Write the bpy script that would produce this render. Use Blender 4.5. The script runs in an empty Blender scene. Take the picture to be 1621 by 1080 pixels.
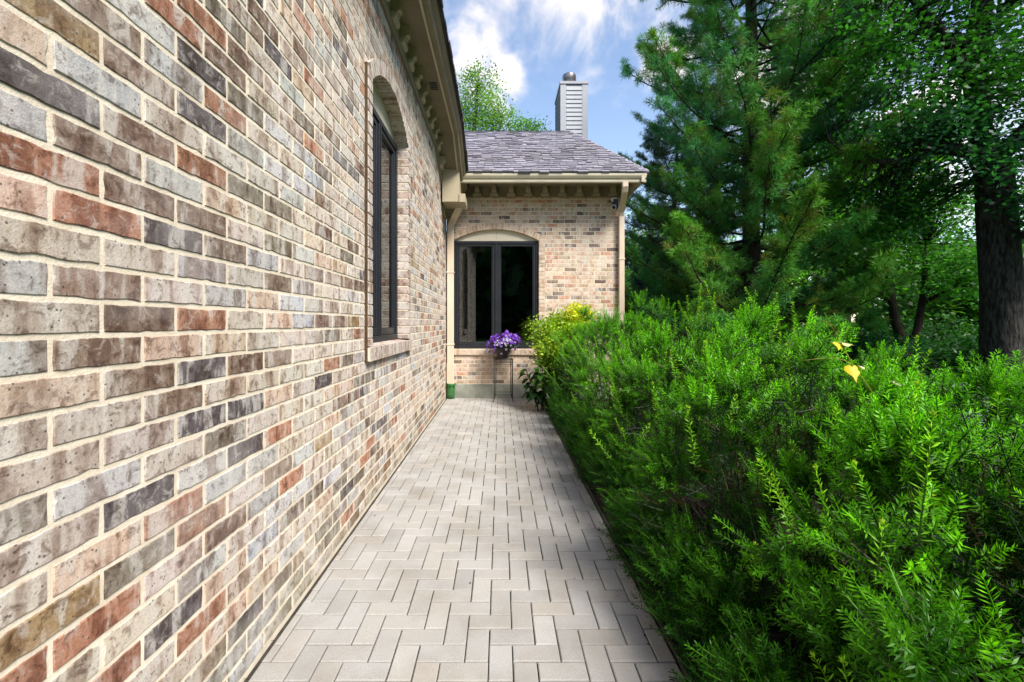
import bpy, math, random
import numpy as np
from mathutils import Vector
R = math.radians
random.seed(11)
rng = np.random.default_rng(11)
SC = bpy.context.scene
COL = SC.collection

# ------------------------------------------------------------------ camera
cam_d = bpy.data.cameras.new('camera')
cam = bpy.data.objects.new('camera', cam_d)
COL.objects.link(cam)
cam_d.sensor_width = 36.0
cam_d.lens = 36.0 * 712.0 / 1621.0
cam_d.shift_x = 18.5 / 1621.0
cam_d.shift_y = -28.0 / 1621.0
cam_d.clip_start = 0.05
cam_d.clip_end = 1000
cam.location = (0, 0, 1.41)
cam.rotation_euler = (R(90), 0, 0)
SC.camera = cam

# ------------------------------------------------------------------ light
SUN_EL, SUN_AZ = 47.0, 140.0          # azimuth clockwise from +Y (into the picture)
SC.view_settings.view_transform = 'Standard'
SC.view_settings.look = 'None'
SC.view_settings.exposure = 1.32
SC.view_settings.gamma = 1.0
sd = bpy.data.lights.new('sun', 'SUN')
sd.energy = 3.2
sd.angle = R(24.0)
sd.color = (1.0, 0.955, 0.89)
so = bpy.data.objects.new('sun', sd)
COL.objects.link(so)
sv = Vector((math.sin(R(SUN_AZ)) * math.cos(R(SUN_EL)), math.cos(R(SUN_AZ)) * math.cos(R(SUN_EL)), math.sin(R(SUN_EL))))
so.rotation_euler = (-sv).to_track_quat('-Z', 'Y').to_euler()
so.location = sv * 30

W = bpy.data.worlds.new('World')
SC.world = W
W.use_nodes = True
wn, wl = W.node_tree.nodes, W.node_tree.links
wn.clear()
w_out = wn.new('ShaderNodeOutputWorld')
w_bg = wn.new('ShaderNodeBackground')
w_sky = wn.new('ShaderNodeTexSky')
w_sky.sky_type = 'NISHITA'
w_sky.sun_disc = False
w_sky.sun_elevation = R(SUN_EL)
w_sky.sun_rotation = R(SUN_AZ)
w_sky.air_density = 1.0
w_sky.dust_density = 0.6
w_sky.ozone_density = 1.6
w_bg.inputs['Strength'].default_value = 0.13
w_tc = wn.new('ShaderNodeTexCoord')


def wmath(op, a, b=None, c=None):
    n = wn.new('ShaderNodeMath'); n.operation = op
    for i, v in enumerate((a, b, c)):
        if v is None: continue
        if isinstance(v, (int, float)): n.inputs[i].default_value = v
        else: wl.new(v, n.inputs[i])
    return n.outputs[0]


w_noise = wn.new('ShaderNodeTexNoise')
w_noise.inputs['Scale'].default_value = 7.0
w_noise.inputs['Detail'].default_value = 9.0
w_noise.inputs['Roughness'].default_value = 0.56
w_noise.inputs['Distortion'].default_value = 0.35
wl.new(w_tc.outputs['Generated'], w_noise.inputs['Vector'])


def pdir(px, py):
    v = Vector(((px - 792) / 712, 1.0, (512 - py) / 712)); v.normalize(); return v


cl_mask = None
for (px, py, rad, amp) in ((735, 92, 0.085, 1.0), (800, 118, 0.065, 1.0), (775, 60, 0.05, .6), (905, -20, 0.20, 1.15), (820, -45, 0.14, 1.0), (930, 20, .09, .9), (1080, 70, 0.10, 1.0),
                           (1180, 130, .12, .9), (1330, 60, .2, .8), (1500, 200, .25, .7), (600, -200, .3, .8), (1000, -320, .35, .8)):
    vm = wn.new('ShaderNodeVectorMath'); vm.operation = 'DISTANCE'
    wl.new(w_tc.outputs['Generated'], vm.inputs[0]); vm.inputs[1].default_value = pdir(px, py)
    m = wmath('SUBTRACT', 1.0, wmath('DIVIDE', vm.outputs['Value'], rad))
    m = wmath('MULTIPLY', wmath('MAXIMUM', m, -1.0), amp)
    cl_mask = m if cl_mask is None else wmath('MAXIMUM', cl_mask, m)
cl = wmath('ADD', cl_mask, wmath('MULTIPLY', wmath('SUBTRACT', w_noise.outputs['Fac'], 0.5), 3.0))
w_mr = wn.new('ShaderNodeMapRange'); w_mr.interpolation_type = 'SMOOTHERSTEP'
w_mr.inputs['From Min'].default_value = 0.0
w_mr.inputs['From Max'].default_value = 1.1
wl.new(cl, w_mr.inputs['Value'])
w_mix = wn.new('ShaderNodeMix'); w_mix.data_type = 'RGBA'
w_tint = wn.new('ShaderNodeMix'); w_tint.data_type = 'RGBA'; w_tint.blend_type = 'MULTIPLY'
w_tint.inputs['Factor'].default_value = 1.0
wl.new(w_sky.outputs['Color'], w_tint.inputs[6]); w_tint.inputs[7].default_value = (1.0, .93, .88, 1)
wl.new(w_mr.outputs['Result'], w_mix.inputs['Factor'])
wl.new(w_tint.outputs[2], w_mix.inputs[6])
w_mix.inputs[7].default_value = (4.2, 3.9, 3.7, 1)
wl.new(w_mix.outputs[2], w_bg.inputs['Color'])
wl.new(w_bg.outputs['Background'], w_out.inputs['Surface'])


# ------------------------------------------------------------------ materials
def newmat(name):
    m = bpy.data.materials.new(name); m.use_nodes = True
    nt = m.node_tree; nt.nodes.clear()
    out = nt.nodes.new('ShaderNodeOutputMaterial')
    return m, nt.nodes, nt.links, out


def setv(nodes, links, sock, v):
    if isinstance(v, (int, float)): sock.default_value = v
    elif isinstance(v, tuple): sock.default_value = (*v[:3], 1) if len(sock.default_value) == 4 else v
    else: links.new(v, sock)


def nmix(n, l, fac, a, b, mode='MIX'):
    x = n.new('ShaderNodeMix'); x.data_type = 'RGBA'; x.blend_type = mode
    setv(n, l, x.inputs['Factor'], fac); setv(n, l, x.inputs[6], a); setv(n, l, x.inputs[7], b)
    return x.outputs[2]


def nnoise(n, l, vec, scale, detail=4, rough=.55, dist=0):
    x = n.new('ShaderNodeTexNoise'); x.inputs['Scale'].default_value = scale
    x.inputs['Detail'].default_value = detail; x.inputs['Roughness'].default_value = rough
    x.inputs['Distortion'].default_value = dist
    if vec is not None: l.new(vec, x.inputs['Vector'])
    return x.outputs['Fac']


def nramp(n, l, fac, lo, hi, a=0.0, b=1.0):
    x = n.new('ShaderNodeMapRange'); l.new(fac, x.inputs['Value'])
    x.inputs['From Min'].default_value = lo; x.inputs['From Max'].default_value = hi
    x.inputs['To Min'].default_value = a; x.inputs['To Max'].default_value = b
    return x.outputs['Result']


def nmap(n, l, vec, scale, loc=None):
    x = n.new('ShaderNodeMapping'); l.new(vec, x.inputs['Vector'])
    x.inputs['Scale'].default_value = scale
    if loc is not None:
        l.new(loc, x.inputs['Location'])
    return x.outputs['Vector']


def nbump(n, l, h, strength, dist=.005):
    x = n.new('ShaderNodeBump'); x.inputs['Strength'].default_value = strength
    x.inputs['Distance'].default_value = dist; l.new(h, x.inputs['Height'])
    return x.outputs['Normal']


def principled(n, l, out, col, rough, normal=None, metal=0.0, spec=.5):
    p = n.new('ShaderNodeBsdfPrincipled')
    setv(n, l, p.inputs['Base Color'], col); setv(n, l, p.inputs['Roughness'], rough)
    p.inputs['Metallic'].default_value = metal
    p.inputs['Specular IOR Level'].default_value = spec
    if normal is not None: l.new(normal, p.inputs['Normal'])
    l.new(p.outputs[0], out.inputs['Surface'])
    return p


def geo_pos(n):
    return n.new('ShaderNodeNewGeometry').outputs['Position']


def mat_brick(name, squash, amt=1.0):
    """per-brick colour from the 'col' attribute, burnt bands, flashing and iron specks"""
    m, n, l, out = newmat(name)
    a = n.new('ShaderNodeAttribute'); a.attribute_name = 'col'
    pos = geo_pos(n)
    cmb = n.new('ShaderNodeCombineXYZ')
    for i, k in enumerate((37.0, 53.0, 71.0)):
        mm = n.new('ShaderNodeMath'); mm.operation = 'MULTIPLY'; l.new(a.outputs['Alpha'], mm.inputs[0]); mm.inputs[1].default_value = k
        l.new(mm.outputs[0], cmb.inputs[i])
    band = nnoise(n, l, nmap(n, l, pos, squash, cmb.outputs[0]), 1.0, 3, .6)
    blot = nnoise(n, l, nmap(n, l, pos, (1, 1, 1), cmb.outputs[0]), 26, 6, .68, .6)
    fine = nnoise(n, l, pos, 170, 5, .7)
    wea = nnoise(n, l, nmap(n, l, pos, (1, 1, 2.2)), 1.3, 5, .6)
    spk = n.new('ShaderNodeTexVoronoi'); spk.inputs['Scale'].default_value = 46; l.new(pos, spk.inputs['Vector'])
    c = nmix(n, l, nramp(n, l, band, .52, .60, 0, .80 * amt), a.outputs['Color'], nmix(n, l, 1.0, a.outputs['Color'], (.50, .40, .35), 'MULTIPLY'))
    c = nmix(n, l, nramp(n, l, band, .46, .40, 0, .55), c, (.60, .56, .50))
    c = nmix(n, l, nramp(n, l, blot, .52, .62, 0, .85 * amt), c, nmix(n, l, 1.0, c, (.40, .33, .30), 'MULTIPLY'))
    c = nmix(n, l, nramp(n, l, blot, .46, .34, 0, .45), c, (.58, .53, .47))
    c = nmix(n, l, nramp(n, l, spk.outputs['Distance'], .17, .11, 0, .8 * amt), c, (.06, .05, .045))
    c = nmix(n, l, nramp(n, l, fine, .44, .62, .0, .6 * amt), c, nmix(n, l, 1.0, c, (.62, .6, .58), 'MULTIPLY'))
    c = nmix(n, l, nramp(n, l, wea, .5, .75, 0, .35), c, (.60, .55, .50))
    sep = n.new('ShaderNodeSeparateXYZ'); l.new(pos, sep.inputs[0])
    grime = n.new('ShaderNodeMath'); grime.operation = 'MULTIPLY'
    l.new(nramp(n, l, sep.outputs['Z'], .42, .02, 0, .8), grime.inputs[0]); l.new(nramp(n, l, nnoise(n, l, pos, 6, 5, .65), .38, .62), grime.inputs[1])
    c = nmix(n, l, grime.outputs[0], c, (.13, .115, .07))
    h = nmix(n, l, .5, blot, fine)
    principled(n, l, out, c, .88, nbump(n, l, h, .55, .006), spec=.25)
    return m


def mat_noisy(name, c1, c2, scale, rough=.7, bump=.2, bscale=None, bd=.004, metal=0, spec=.4, stretch=(1, 1, 1), detail=5, lo=.35, hi=.65):
    m, n, l, out = newmat(name)
    pos = nmap(n, l, geo_pos(n), stretch)
    f = nnoise(n, l, pos, scale, detail, .6)
    c = nmix(n, l, nramp(n, l, f, lo, hi), c1, c2)
    hb = nnoise(n, l, pos, bscale or scale * 4, 4, .6)
    principled(n, l, out, c, rough, nbump(n, l, hb, bump, bd) if bump else None, metal, spec)
    return m


def mat_attr(name, rough=.7, noise=60, amt=.4, bump=.3, spec=.4, big=3.0):
    m, n, l, out = newmat(name)
    a = n.new('ShaderNodeAttribute'); a.attribute_name = 'col'
    pos = geo_pos(n)
    f = nnoise(n, l, pos, noise, 5, .7); g = nnoise(n, l, pos, big, 4, .6)
    c = nmix(n, l, nramp(n, l, f, .35, .68, 0, amt), a.outputs['Color'], nmix(n, l, 1.0, a.outputs['Color'], (.5, .48, .46), 'MULTIPLY'))
    c = nmix(n, l, nramp(n, l, g, .42, .68, 0, .8), c, nmix(n, l, 1.0, c, (.74, .71, .66), 'MULTIPLY'))
    principled(n, l, out, c, rough, nbump(n, l, f, bump, .004), spec=spec)
    return m


def mat_leaf(name, rough=.45, trans=.35, spec=.4, tint=(1.25, 1.35, .6)):
    m, n, l, out = newmat(name)
    a = n.new('ShaderNodeAttribute'); a.attribute_name = 'col'
    p = n.new('ShaderNodeBsdfPrincipled'); l.new(a.outputs['Color'], p.inputs['Base Color'])
    p.inputs['Roughness'].default_value = rough; p.inputs['Specular IOR Level'].default_value = spec
    t = n.new('ShaderNodeBsdfTranslucent')
    l.new(nmix(n, l, 1.0, a.outputs['Color'], tint, 'MULTIPLY'), t.inputs['Color'])
    x = n.new('ShaderNodeMixShader'); x.inputs[0].default_value = trans
    l.new(p.outputs[0], x.inputs[1]); l.new(t.outputs[0], x.inputs[2]); l.new(x.outputs[0], out.inputs['Surface'])
    return m


def mat_glass(name, tint):
    m, n, l, out = newmat(name)
    tr = n.new('ShaderNodeBsdfTransparent'); tr.inputs['Color'].default_value = (*tint, 1)
    gl = n.new('ShaderNodeBsdfGlossy'); gl.inputs['Roughness'].default_value = .015; gl.inputs['Color'].default_value = (.9, .93, .95, 1)
    fr = n.new('ShaderNodeFresnel'); fr.inputs['IOR'].default_value = 2.05
    x = n.new('ShaderNodeMixShader'); l.new(fr.outputs[0], x.inputs[0])
    l.new(tr.outputs[0], x.inputs[1]); l.new(gl.outputs[0], x.inputs[2]); l.new(x.outputs[0], out.inputs['Surface'])
    return m


M = {}
M['brick_side'] = mat_brick('brick_side', (4, 11, 2.5))
M['brick_end'] = mat_brick('brick_end', (9, 4, 2.5), .55)
M['mortar'] = mat_noisy('mortar', (.72, .645, .51), (.60, .51, .38), 9, .9, .5, 140, .004, spec=.2)
M['paver'] = mat_attr('paver', .85, 240, .72, .6, .25, 2.2)
M['joint'] = mat_noisy('joint_sand', (.022, .019, .016), (.05, .045, .033), 30, .95, .6, 200)
M['concrete'] = mat_noisy('concrete', (.30, .30, .25), (.19, .20, .16), 5, .9, .5, 90, .004)
M['base_course'] = mat_noisy('base_course', (.36, .30, .23), (.22, .17, .12), 9, .9, .5, 90, .004)
M['trim'] = mat_noisy('trim_paint', (.40, .345, .235), (.35, .30, .20), 3, .5, .06, 60, .002)
M['trim_light'] = mat_noisy('gutter_paint', (.48, .43, .31), (.42, .37, .265), 2.5, .42, .05, 40, .002)
M['panel'] = mat_noisy('panel_paint', (.60, .54, .41), (.55, .49, .37), 3, .5, .05, 60, .002)
M['soffit'] = mat_noisy('soffit_and_shade', (.21, .175, .115), (.17, .14, .09), 3, .6, .06, 60, .002)  # also on side gutter and end frieze, their shade put into the colour
M['corbel'] = mat_noisy('corbel_shade_paint', (.27, .23, .155), (.23, .195, .13), 3, .6, .05, 60, .002)  # darker trim paint for the end brackets, eave shade put into the colour
M['frame'] = mat_noisy('window_metal', (.013, .015, .018), (.018, .020, .024), 6, .42, .04, 60, .002, spec=.35)
M['surround_shade'] = mat_noisy('brown_shade', (.075, .042, .014), (.045, .025, .01), 9, .8, .4, 60)  # dark brown standing in for the shaded side of the surround
M['glass'] = mat_glass('window_glass', (.60, .62, .62))
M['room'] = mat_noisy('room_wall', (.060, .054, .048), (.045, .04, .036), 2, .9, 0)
M['curtain'] = mat_noisy('sheer_cloth', (.05, .06, .055), (.03, .036, .034), 20, .9, 0, stretch=(3, 3, .1))
M['shake'] = mat_attr('wood_shake', .72, 90, .5, .6, .45, 1.4)
M['roof_under'] = mat_noisy('roof_deck', (.035, .033, .04), (.05, .046, .05), 12, .9, .3)
M['siding'] = mat_noisy('siding_paint', (.35, .355, .375), (.31, .315, .335), 2.5, .55, .06, 50, .002)
M['downspout'] = mat_noisy('downspout_paint', (.62, .52, .40), (.55, .43, .31), 3, .4, .04, 40, .002, stretch=(1, 1, .4))
M['flue'] = mat_noisy('flue_metal', (.16, .13, .13), (.30, .28, .29), 9, .4, .1, 40, .003, metal=.7)
M['iron'] = mat_noisy('wrought_iron', (.018, .016, .014), (.03, .026, .022), 18, .5, .2, 120, .002)
M['pot'] = mat_noisy('glazed_pot', (.022, .017, .018), (.04, .03, .03), 10, .35, .1, 60, .002)
M['boot'] = mat_noisy('green_boot', (.025, .10, .025), (.04, .15, .035), 14, .5, .2, 60)
M['cam_white'] = mat_noisy('white_plastic', (.75, .75, .73), (.68, .68, .66), 8, .35, 0)
M['cam_black'] = mat_noisy('black_plastic', (.012, .012, .013), (.02, .02, .02), 8, .3, 0)
M['bark'] = mat_noisy('grey_bark', (.060, .054, .050), (.012, .011, .010), 24, .95, 1.0, 30, .04, spec=.15, stretch=(1, 1, .24), detail=9, lo=.40, hi=.60)
M['bark_brown'] = mat_noisy('brown_bark', (.05, .036, .026), (.018, .013, .01), 14, .95, .9, 30, .02, spec=.2, stretch=(1, 1, .3))
M['yew'] = mat_leaf('yew_needles', .42, .44, .28, (1.2, 1.45, .4))
M['pine'] = mat_leaf('pine_needles', .5, .36, .25)
M['leaf'] = mat_leaf('broad_leaves', .45, .42, .3, (1.25, 1.4, .45))
M['petal'] = mat_leaf('petals', .6, .35, .2, (1, 1, 1))
M['lawn'] = mat_noisy('lawn_grass', (.05, .13, .02), (.025, .08, .012), 6, .9, .6, 120, .02)
M['litter'] = mat_leaf('dry_litter', .8, .1, .1, (1, 1, 1))
M['mulch'] = mat_noisy('bark_mulch', (.05, .033, .022), (.016, .011, .008), 40, .95, 1.0, 70, .03)
M['edging'] = mat_noisy('edging_plastic', (.03, .028, .026), (.06, .055, .05), 8, .6, .2)
M['utility'] = mat_noisy('grey_enamel', (.24, .25, .28), (.20, .21, .24), 5, .45, .05)


# ------------------------------------------------------------------ mesh helpers
class MB:
    def __init__(self):
        self.v, self.f, self.c, self.mi, self.sm = [], [], [], [], []

    def poly(self, pts, faces, col=(1, 1, 1, 1), mi=0, smooth=False):
        b = len(self.v)
        self.v.extend(tuple(p) for p in pts)
        self.c.extend([col] * len(pts))
        for f in faces:
            self.f.append([b + i for i in f]); self.mi.append(mi); self.sm.append(smooth)

    def box(self, lo, hi, col=(1, 1, 1, 1), mi=0, bev=0.0):
        if bev <= 0:
            x0, y0, z0 = lo; x1, y1, z1 = hi
            p = [(x0, y0, z0), (x1, y0, z0), (x1, y1, z0), (x0, y1, z0), (x0, y0, z1), (x1, y0, z1), (x1, y1, z1), (x0, y1, z1)]
            self.poly(p, [(0, 3, 2, 1), (4, 5, 6, 7), (0, 1, 5, 4), (1, 2, 6, 5), (2, 3, 7, 6), (3, 0, 4, 7)], col, mi)
            return
        b = len(self.v); lo = np.array(lo, float); hi = np.array(hi, float)
        pts = []; idx = {}
        for sx in (0, 1):
            for sy in (0, 1):
                for sz in (0, 1):
                    c = np.array([(lo, hi)[s][i] for i, s in enumerate((sx, sy, sz))])
                    inw = np.array([bev if s == 0 else -bev for s in (sx, sy, sz)])
                    for ax in range(3):
                        q = c + inw; q[ax] = c[ax]
                        idx[(sx, sy, sz, ax)] = len(pts); pts.append(tuple(q))
        F = []
        for ax in range(3):
            o = [i for i in range(3) if i != ax]
            for s in (0, 1):
                k = []
                for (p, q) in ((0, 0), (1, 0), (1, 1), (0, 1)):
                    t = [0, 0, 0]; t[ax] = s; t[o[0]] = p; t[o[1]] = q
                    k.append(idx[(*t, ax)])
                F.append(k)
        for ax in range(3):
            o = [i for i in range(3) if i != ax]
            for p in (0, 1):
                for q in (0, 1):
                    t0 = [0, 0, 0]; t1 = [0, 0, 0]; t1[ax] = 1
                    for t in (t0, t1): t[o[0]] = p; t[o[1]] = q
                    F.append([idx[(*t0, o[0])], idx[(*t1, o[0])], idx[(*t1, o[1])], idx[(*t0, o[1])]])
        for sx in (0, 1):
            for sy in (0, 1):
                for sz in (0, 1):
                    F.append([idx[(sx, sy, sz, a)] for a in range(3)])
        self.poly(pts, F, col, mi)

    def prism(self, outline, fn0, fn1, col=(1, 1, 1, 1), mi=0):
        n = len(outline)
        p = [fn0(*q) for q in outline] + [fn1(*q) for q in outline]
        F = [list(range(n))[::-1], list(range(n, 2 * n))] + [[i, (i + 1) % n, n + (i + 1) % n, n + i] for i in range(n)]
        self.poly(p, F, col, mi)

    def sweep(self, outline, stations, col=(1, 1, 1, 1), mi=0, smooth=False):
        """stations: list of functions (a,b)->xyz"""
        n = len(outline); p = []
        for s in stations: p += [s(*q) for q in outline]
        F = [list(range(n))[::-1], [len(p) - n + i for i in range(n)]]
        for k in range(len(stations) - 1):
            for i in range(n):
                F.append([k * n + i, k * n + (i + 1) % n, (k + 1) * n + (i + 1) % n, (k + 1) * n + i])
        self.poly(p, F, col, mi, smooth)

    def tube(self, pts, radii, n=8, col=(1, 1, 1, 1), mi=0, smooth=True, squash=1.0):
        pts = [Vector(p) for p in pts]; P = []
        up = None
        for i, p in enumerate(pts):
            d = (pts[min(i + 1, len(pts) - 1)] - pts[max(i - 1, 0)]).normalized()
            if up is None:
                up = Vector((1, 0, 0)) if abs(d.x) < .9 else Vector((0, 1, 0))
            a = (up - d * up.dot(d)).normalized(); b = d.cross(a); up = a
            r = radii[i] if hasattr(radii, '__len__') else radii
            for k in range(n):
                t = 2 * math.pi * k / n
                P.append(p + a * (r * math.cos(t)) + b * (r * math.sin(t) * squash))
        F = [list(range(n))[::-1], [len(P) - n + i for i in range(n)]]
        for k in range(len(pts) - 1):
            for i in range(n):
                F.append([k * n + i, k * n + (i + 1) % n, (k + 1) * n + (i + 1) % n, (k + 1) * n + i])
        self.poly(P, F, col, mi, smooth)

    def lathe(self, prof, centre, n=24, col=(1, 1, 1, 1), mi=0):
        P = []
        for (r, z) in prof:
            for k in range(n):
                t = 2 * math.pi * k / n
                P.append((centre[0] + r * math.cos(t), centre[1] + r * math.sin(t), centre[2] + z))
        F = [list(range(n))[::-1], [len(P) - n + i for i in range(n)]]
        for k in range(len(prof) - 1):
            for i in range(n):
                F.append([k * n + i, k * n + (i + 1) % n, (k + 1) * n + (i + 1) % n, (k + 1) * n + i])
        self.poly(P, F, col, mi, True)


def wloc(o):
    v = Vector((0, 0, 0))
    while o is not None:
        v += o.location; o = o.parent
    return v


def obj(name, mb, mats, parent=None, org=None):
    """links one mesh object; vertices are given in world space"""
    me = bpy.data.meshes.new(name)
    off = wloc(parent) if parent is not None else Vector(org or (0, 0, 0))
    me.from_pydata([(p[0] - off.x, p[1] - off.y, p[2] - off.z) for p in mb.v], [], mb.f)
    for m in (mats if isinstance(mats, (list, tuple)) else [mats]): me.materials.append(m)
    me.polygons.foreach_set('material_index', mb.mi)
    me.polygons.foreach_set('use_smooth', mb.sm)
    a = me.attributes.new('col', 'FLOAT_COLOR', 'POINT')
    a.data.foreach_set('color', np.array(mb.c, dtype=np.float32).ravel())
    me.update()
    o = bpy.data.objects.new(name, me); COL.objects.link(o)
    if parent is not None: o.parent = parent
    elif org is not None: o.location = org
    return o


def tag(o, label, cat, group=None, kind=None):
    if label: o['label'] = label
    if cat: o['category'] = cat
    if group: o['group'] = group
    if kind: o['kind'] = kind
    return o


def thing(name, loc, label, cat, group=None):
    o = bpy.data.objects.new(name, None); COL.objects.link(o)
    o.location = loc; o.empty_display_size = .2
    return tag(o, label, cat, group)


def children(o):
    return [c for c in bpy.data.objects if c.parent == o]


def dup(root, loc, rz=0.0, scale=1.0, label=None, group=None):
    def cp(o, par):
        c = o.copy(); COL.objects.link(c)
        if par is not None: c.parent = par
        for ch in children(o):
            if ch != c: cp(ch, c)
        return c
    r = cp(root, None)
    r.location = loc; r.rotation_euler = (0, 0, rz); r.scale = scale if hasattr(scale, '__len__') else (scale,) * 3
    if label: r['label'] = label
    if group: r['group'] = group
    return r


# ------------------------------------------------------------------ foliage helpers (numpy quad soups)
def unit(a):
    return a / np.maximum(np.linalg.norm(a, axis=-1, keepdims=True), 1e-9)


class Soup:
    def __init__(self):
        self.v, self.c = [], []

    def leaves(self, pos, d, side, L, Wd, c0, c1=None, belly=.45, droop=0.0):
        L = np.asarray(L).reshape(-1, 1) * np.ones((len(pos), 1)); Wd = np.asarray(Wd).reshape(-1, 1) * np.ones((len(pos), 1))
        mid = pos + d * L * belly
        tip = pos + d * L; tip[:, 2:3] -= L * droop
        q = np.stack([pos, mid + side * Wd, tip, mid - side * Wd], axis=1)
        c1 = c0 if c1 is None else c1
        cc = np.stack([c0, (c0 + c1) / 2, c1, (c0 + c1) / 2], axis=1)
        self.v.append(q.reshape(-1, 3)); self.c.append(cc.reshape(-1, 3))

    def twigs(self, p0, p1, r0, r1, c):
        d = unit(p1 - p0); a = unit(np.cross(d, np.array([.31, .47, .83]))); b = np.cross(d, a)
        r0 = np.asarray(r0).reshape(-1, 1) * np.ones((len(p0), 1)); r1 = np.asarray(r1).reshape(-1, 1) * np.ones((len(p0), 1))
        ring = [(math.cos(t), math.sin(t)) for t in (0, 2.094, 4.189)]
        for i in range(3):
            (x0, y0), (x1, y1) = ring[i], ring[(i + 1) % 3]
            q = np.stack([p0 + (a * x0 + b * y0) * r0, p0 + (a * x1 + b * y1) * r0, p1 + (a * x1 + b * y1) * r1, p1 + (a * x0 + b * y0) * r1], axis=1)
            self.v.append(q.reshape(-1, 3)); self.c.append(np.repeat(c, 4, axis=0))

    def build(self, name, mat, parent=None, org=None):
        v = np.concatenate(self.v).astype(np.float32); c = np.concatenate(self.c).astype(np.float32)
        off = wloc(parent) if parent is not None else Vector(org or (0, 0, 0))
        v = v - np.array(off, dtype=np.float32)
        nq = len(v) // 4
        me = bpy.data.meshes.new(name)
        me.vertices.add(len(v)); me.vertices.foreach_set('co', v.ravel())
        me.loops.add(nq * 4); me.loops.foreach_set('vertex_index', np.arange(nq * 4, dtype=np.int32))
        me.polygons.add(nq); me.polygons.foreach_set('loop_start', np.arange(0, nq * 4, 4, dtype=np.int32))
        me.materials.append(mat)
        a = me.attributes.new('col', 'FLOAT_COLOR', 'POINT')
        c4 = np.ones((len(c), 4), dtype=np.float32); c4[:, :3] = np.clip(c, 0, 1)
        a.data.foreach_set('color', c4.ravel())
        me.update(calc_edges=True); me.validate()
        o = bpy.data.objects.new(name, me); COL.objects.link(o)
        if parent is not None: o.parent = parent
        elif org is not None: o.location = org
        return o


def rnd_dirs(n):
    return unit(rng.normal(size=(n, 3)))


# ------------------------------------------------------------------ ground
def sheet(name, x0, x1, y0, y1, z, mat, nx=1, ny=1, amp=0.0):
    mb = MB(); P = []; F = []
    for j in range(ny + 1):
        for i in range(nx + 1):
            P.append((x0 + (x1 - x0) * i / nx, y0 + (y1 - y0) * j / ny, z + (random.uniform(0, amp) if amp else 0)))
    for j in range(ny):
        for i in range(nx):
            a = j * (nx + 1) + i; F.append((a, a + 1, a + nx + 2, a + nx + 1))
    mb.poly(P, F)
    return tag(obj(name, mb, mat), None, None, kind='structure')


sheet('lawn', -150, 150, -60, 240, -0.035, M['lawn'])
sheet('garden_bed', 0.74, 4.2, -1.2, 8.45, -0.03, M['mulch'], 60, 150, 0.035)

# herringbone path of bevelled pavers laid on sand
U = 0.1011
PX0, PY0 = -0.4534, 1.976
mb = MB()
XL, XR, YN, YF = -.998, 0.735, -0.3, 8.50
mb.poly([(XL - .02, YN, -.012), (XR, YN, -.012), (XR, YF, -.012), (XL - .02, YF, -.012)], [(0, 1, 2, 3)], mi=1)


def paver(x0, x1, y0, y1):
    x0, x1, y0, y1 = max(x0, XL), min(x1, XR), max(y0, YN), min(y1, YF)
    if x1 - x0 < .012 or y1 - y0 < .012: return
    g = .0020 + random.uniform(0, .0012)
    x0 += g; x1 -= g; y0 += g; y1 -= g
    t = random.gauss(0, 1)
    k = .405 * (1 + .05 * t); w = random.uniform(-.012, .016)
    if random.random() < .1: w += .018
    c = (k * (1.0 + w), k * (.96 + w * .2), k * (.90 - w), random.random())
    z = random.uniform(-.0012, .0012); tx = random.uniform(-.0012, .0012); ty = random.uniform(-.0012, .0012)
    e = .0042; zz = z - .0035
    P = [(x0, y0, -.03), (x1, y0, -.03), (x1, y1, -.03), (x0, y1, -.03),
         (x0, y0, zz), (x1, y0, zz), (x1, y1, zz), (x0, y1, zz),
         (x0 + e, y0 + e, z - tx - ty), (x1 - e, y0 + e, z + tx - ty), (x1 - e, y1 - e, z + tx + ty), (x0 + e, y1 - e, z - tx + ty)]
    F = [(8, 9, 10, 11)]
    for a in (0, 4):
        for i in range(4):
            F.append((a + i, a + (i + 1) % 4, a + 4 + (i + 1) % 4, a + 4 + i))
    mb.poly(P, F, c)


for j in range(-26, 70):
    for i in range(-10, 16):
        k = (i + j) % 4
        x = PX0 + i * U; y = PY0 + j * U
        if k == 0: paver(x, x + 2 * U, y, y + U)
        elif k == 2: paver(x, x + U, y, y + 2 * U)
tag(obj('path', mb, [M['paver'], M['joint']]), None, None, kind='structure')
mb = MB()
mb.box((.742, -.3, -.05), (.760, 8.45, .008), bev=.003)
tag(obj('path_edging', mb, M['edging']), None, None, kind='structure')

# ------------------------------------------------------------------ house
XW, YE = -1.02, 8.51
house = thing('brick_house', (XW, YE, 0), 'long single storey brick house with arched windows, bracketed eaves and a grey siding chimney', 'house')


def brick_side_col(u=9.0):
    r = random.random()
    if u < 2.4 and r < .55: r = .40 + random.random() * .60 if random.random() < .55 * min(1, (2.9 - u) / 1.6) else r  # near bricks skew dark: edge darkening of the view put into colour
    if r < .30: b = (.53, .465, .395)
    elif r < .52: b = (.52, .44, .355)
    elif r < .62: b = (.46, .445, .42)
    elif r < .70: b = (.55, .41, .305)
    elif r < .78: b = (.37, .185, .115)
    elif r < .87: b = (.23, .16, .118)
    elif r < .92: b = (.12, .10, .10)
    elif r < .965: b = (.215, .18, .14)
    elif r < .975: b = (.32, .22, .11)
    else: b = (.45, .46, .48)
    k = random.uniform(.86, 1.12) * (1.16 if u > 1.9 else .98)  # farther bricks lighter, the wall's brighter stretch put into their colour
    return tuple(min(.68, max(.02, c * k * random.uniform(.97, 1.03))) for c in b) + (random.random(),)


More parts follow.
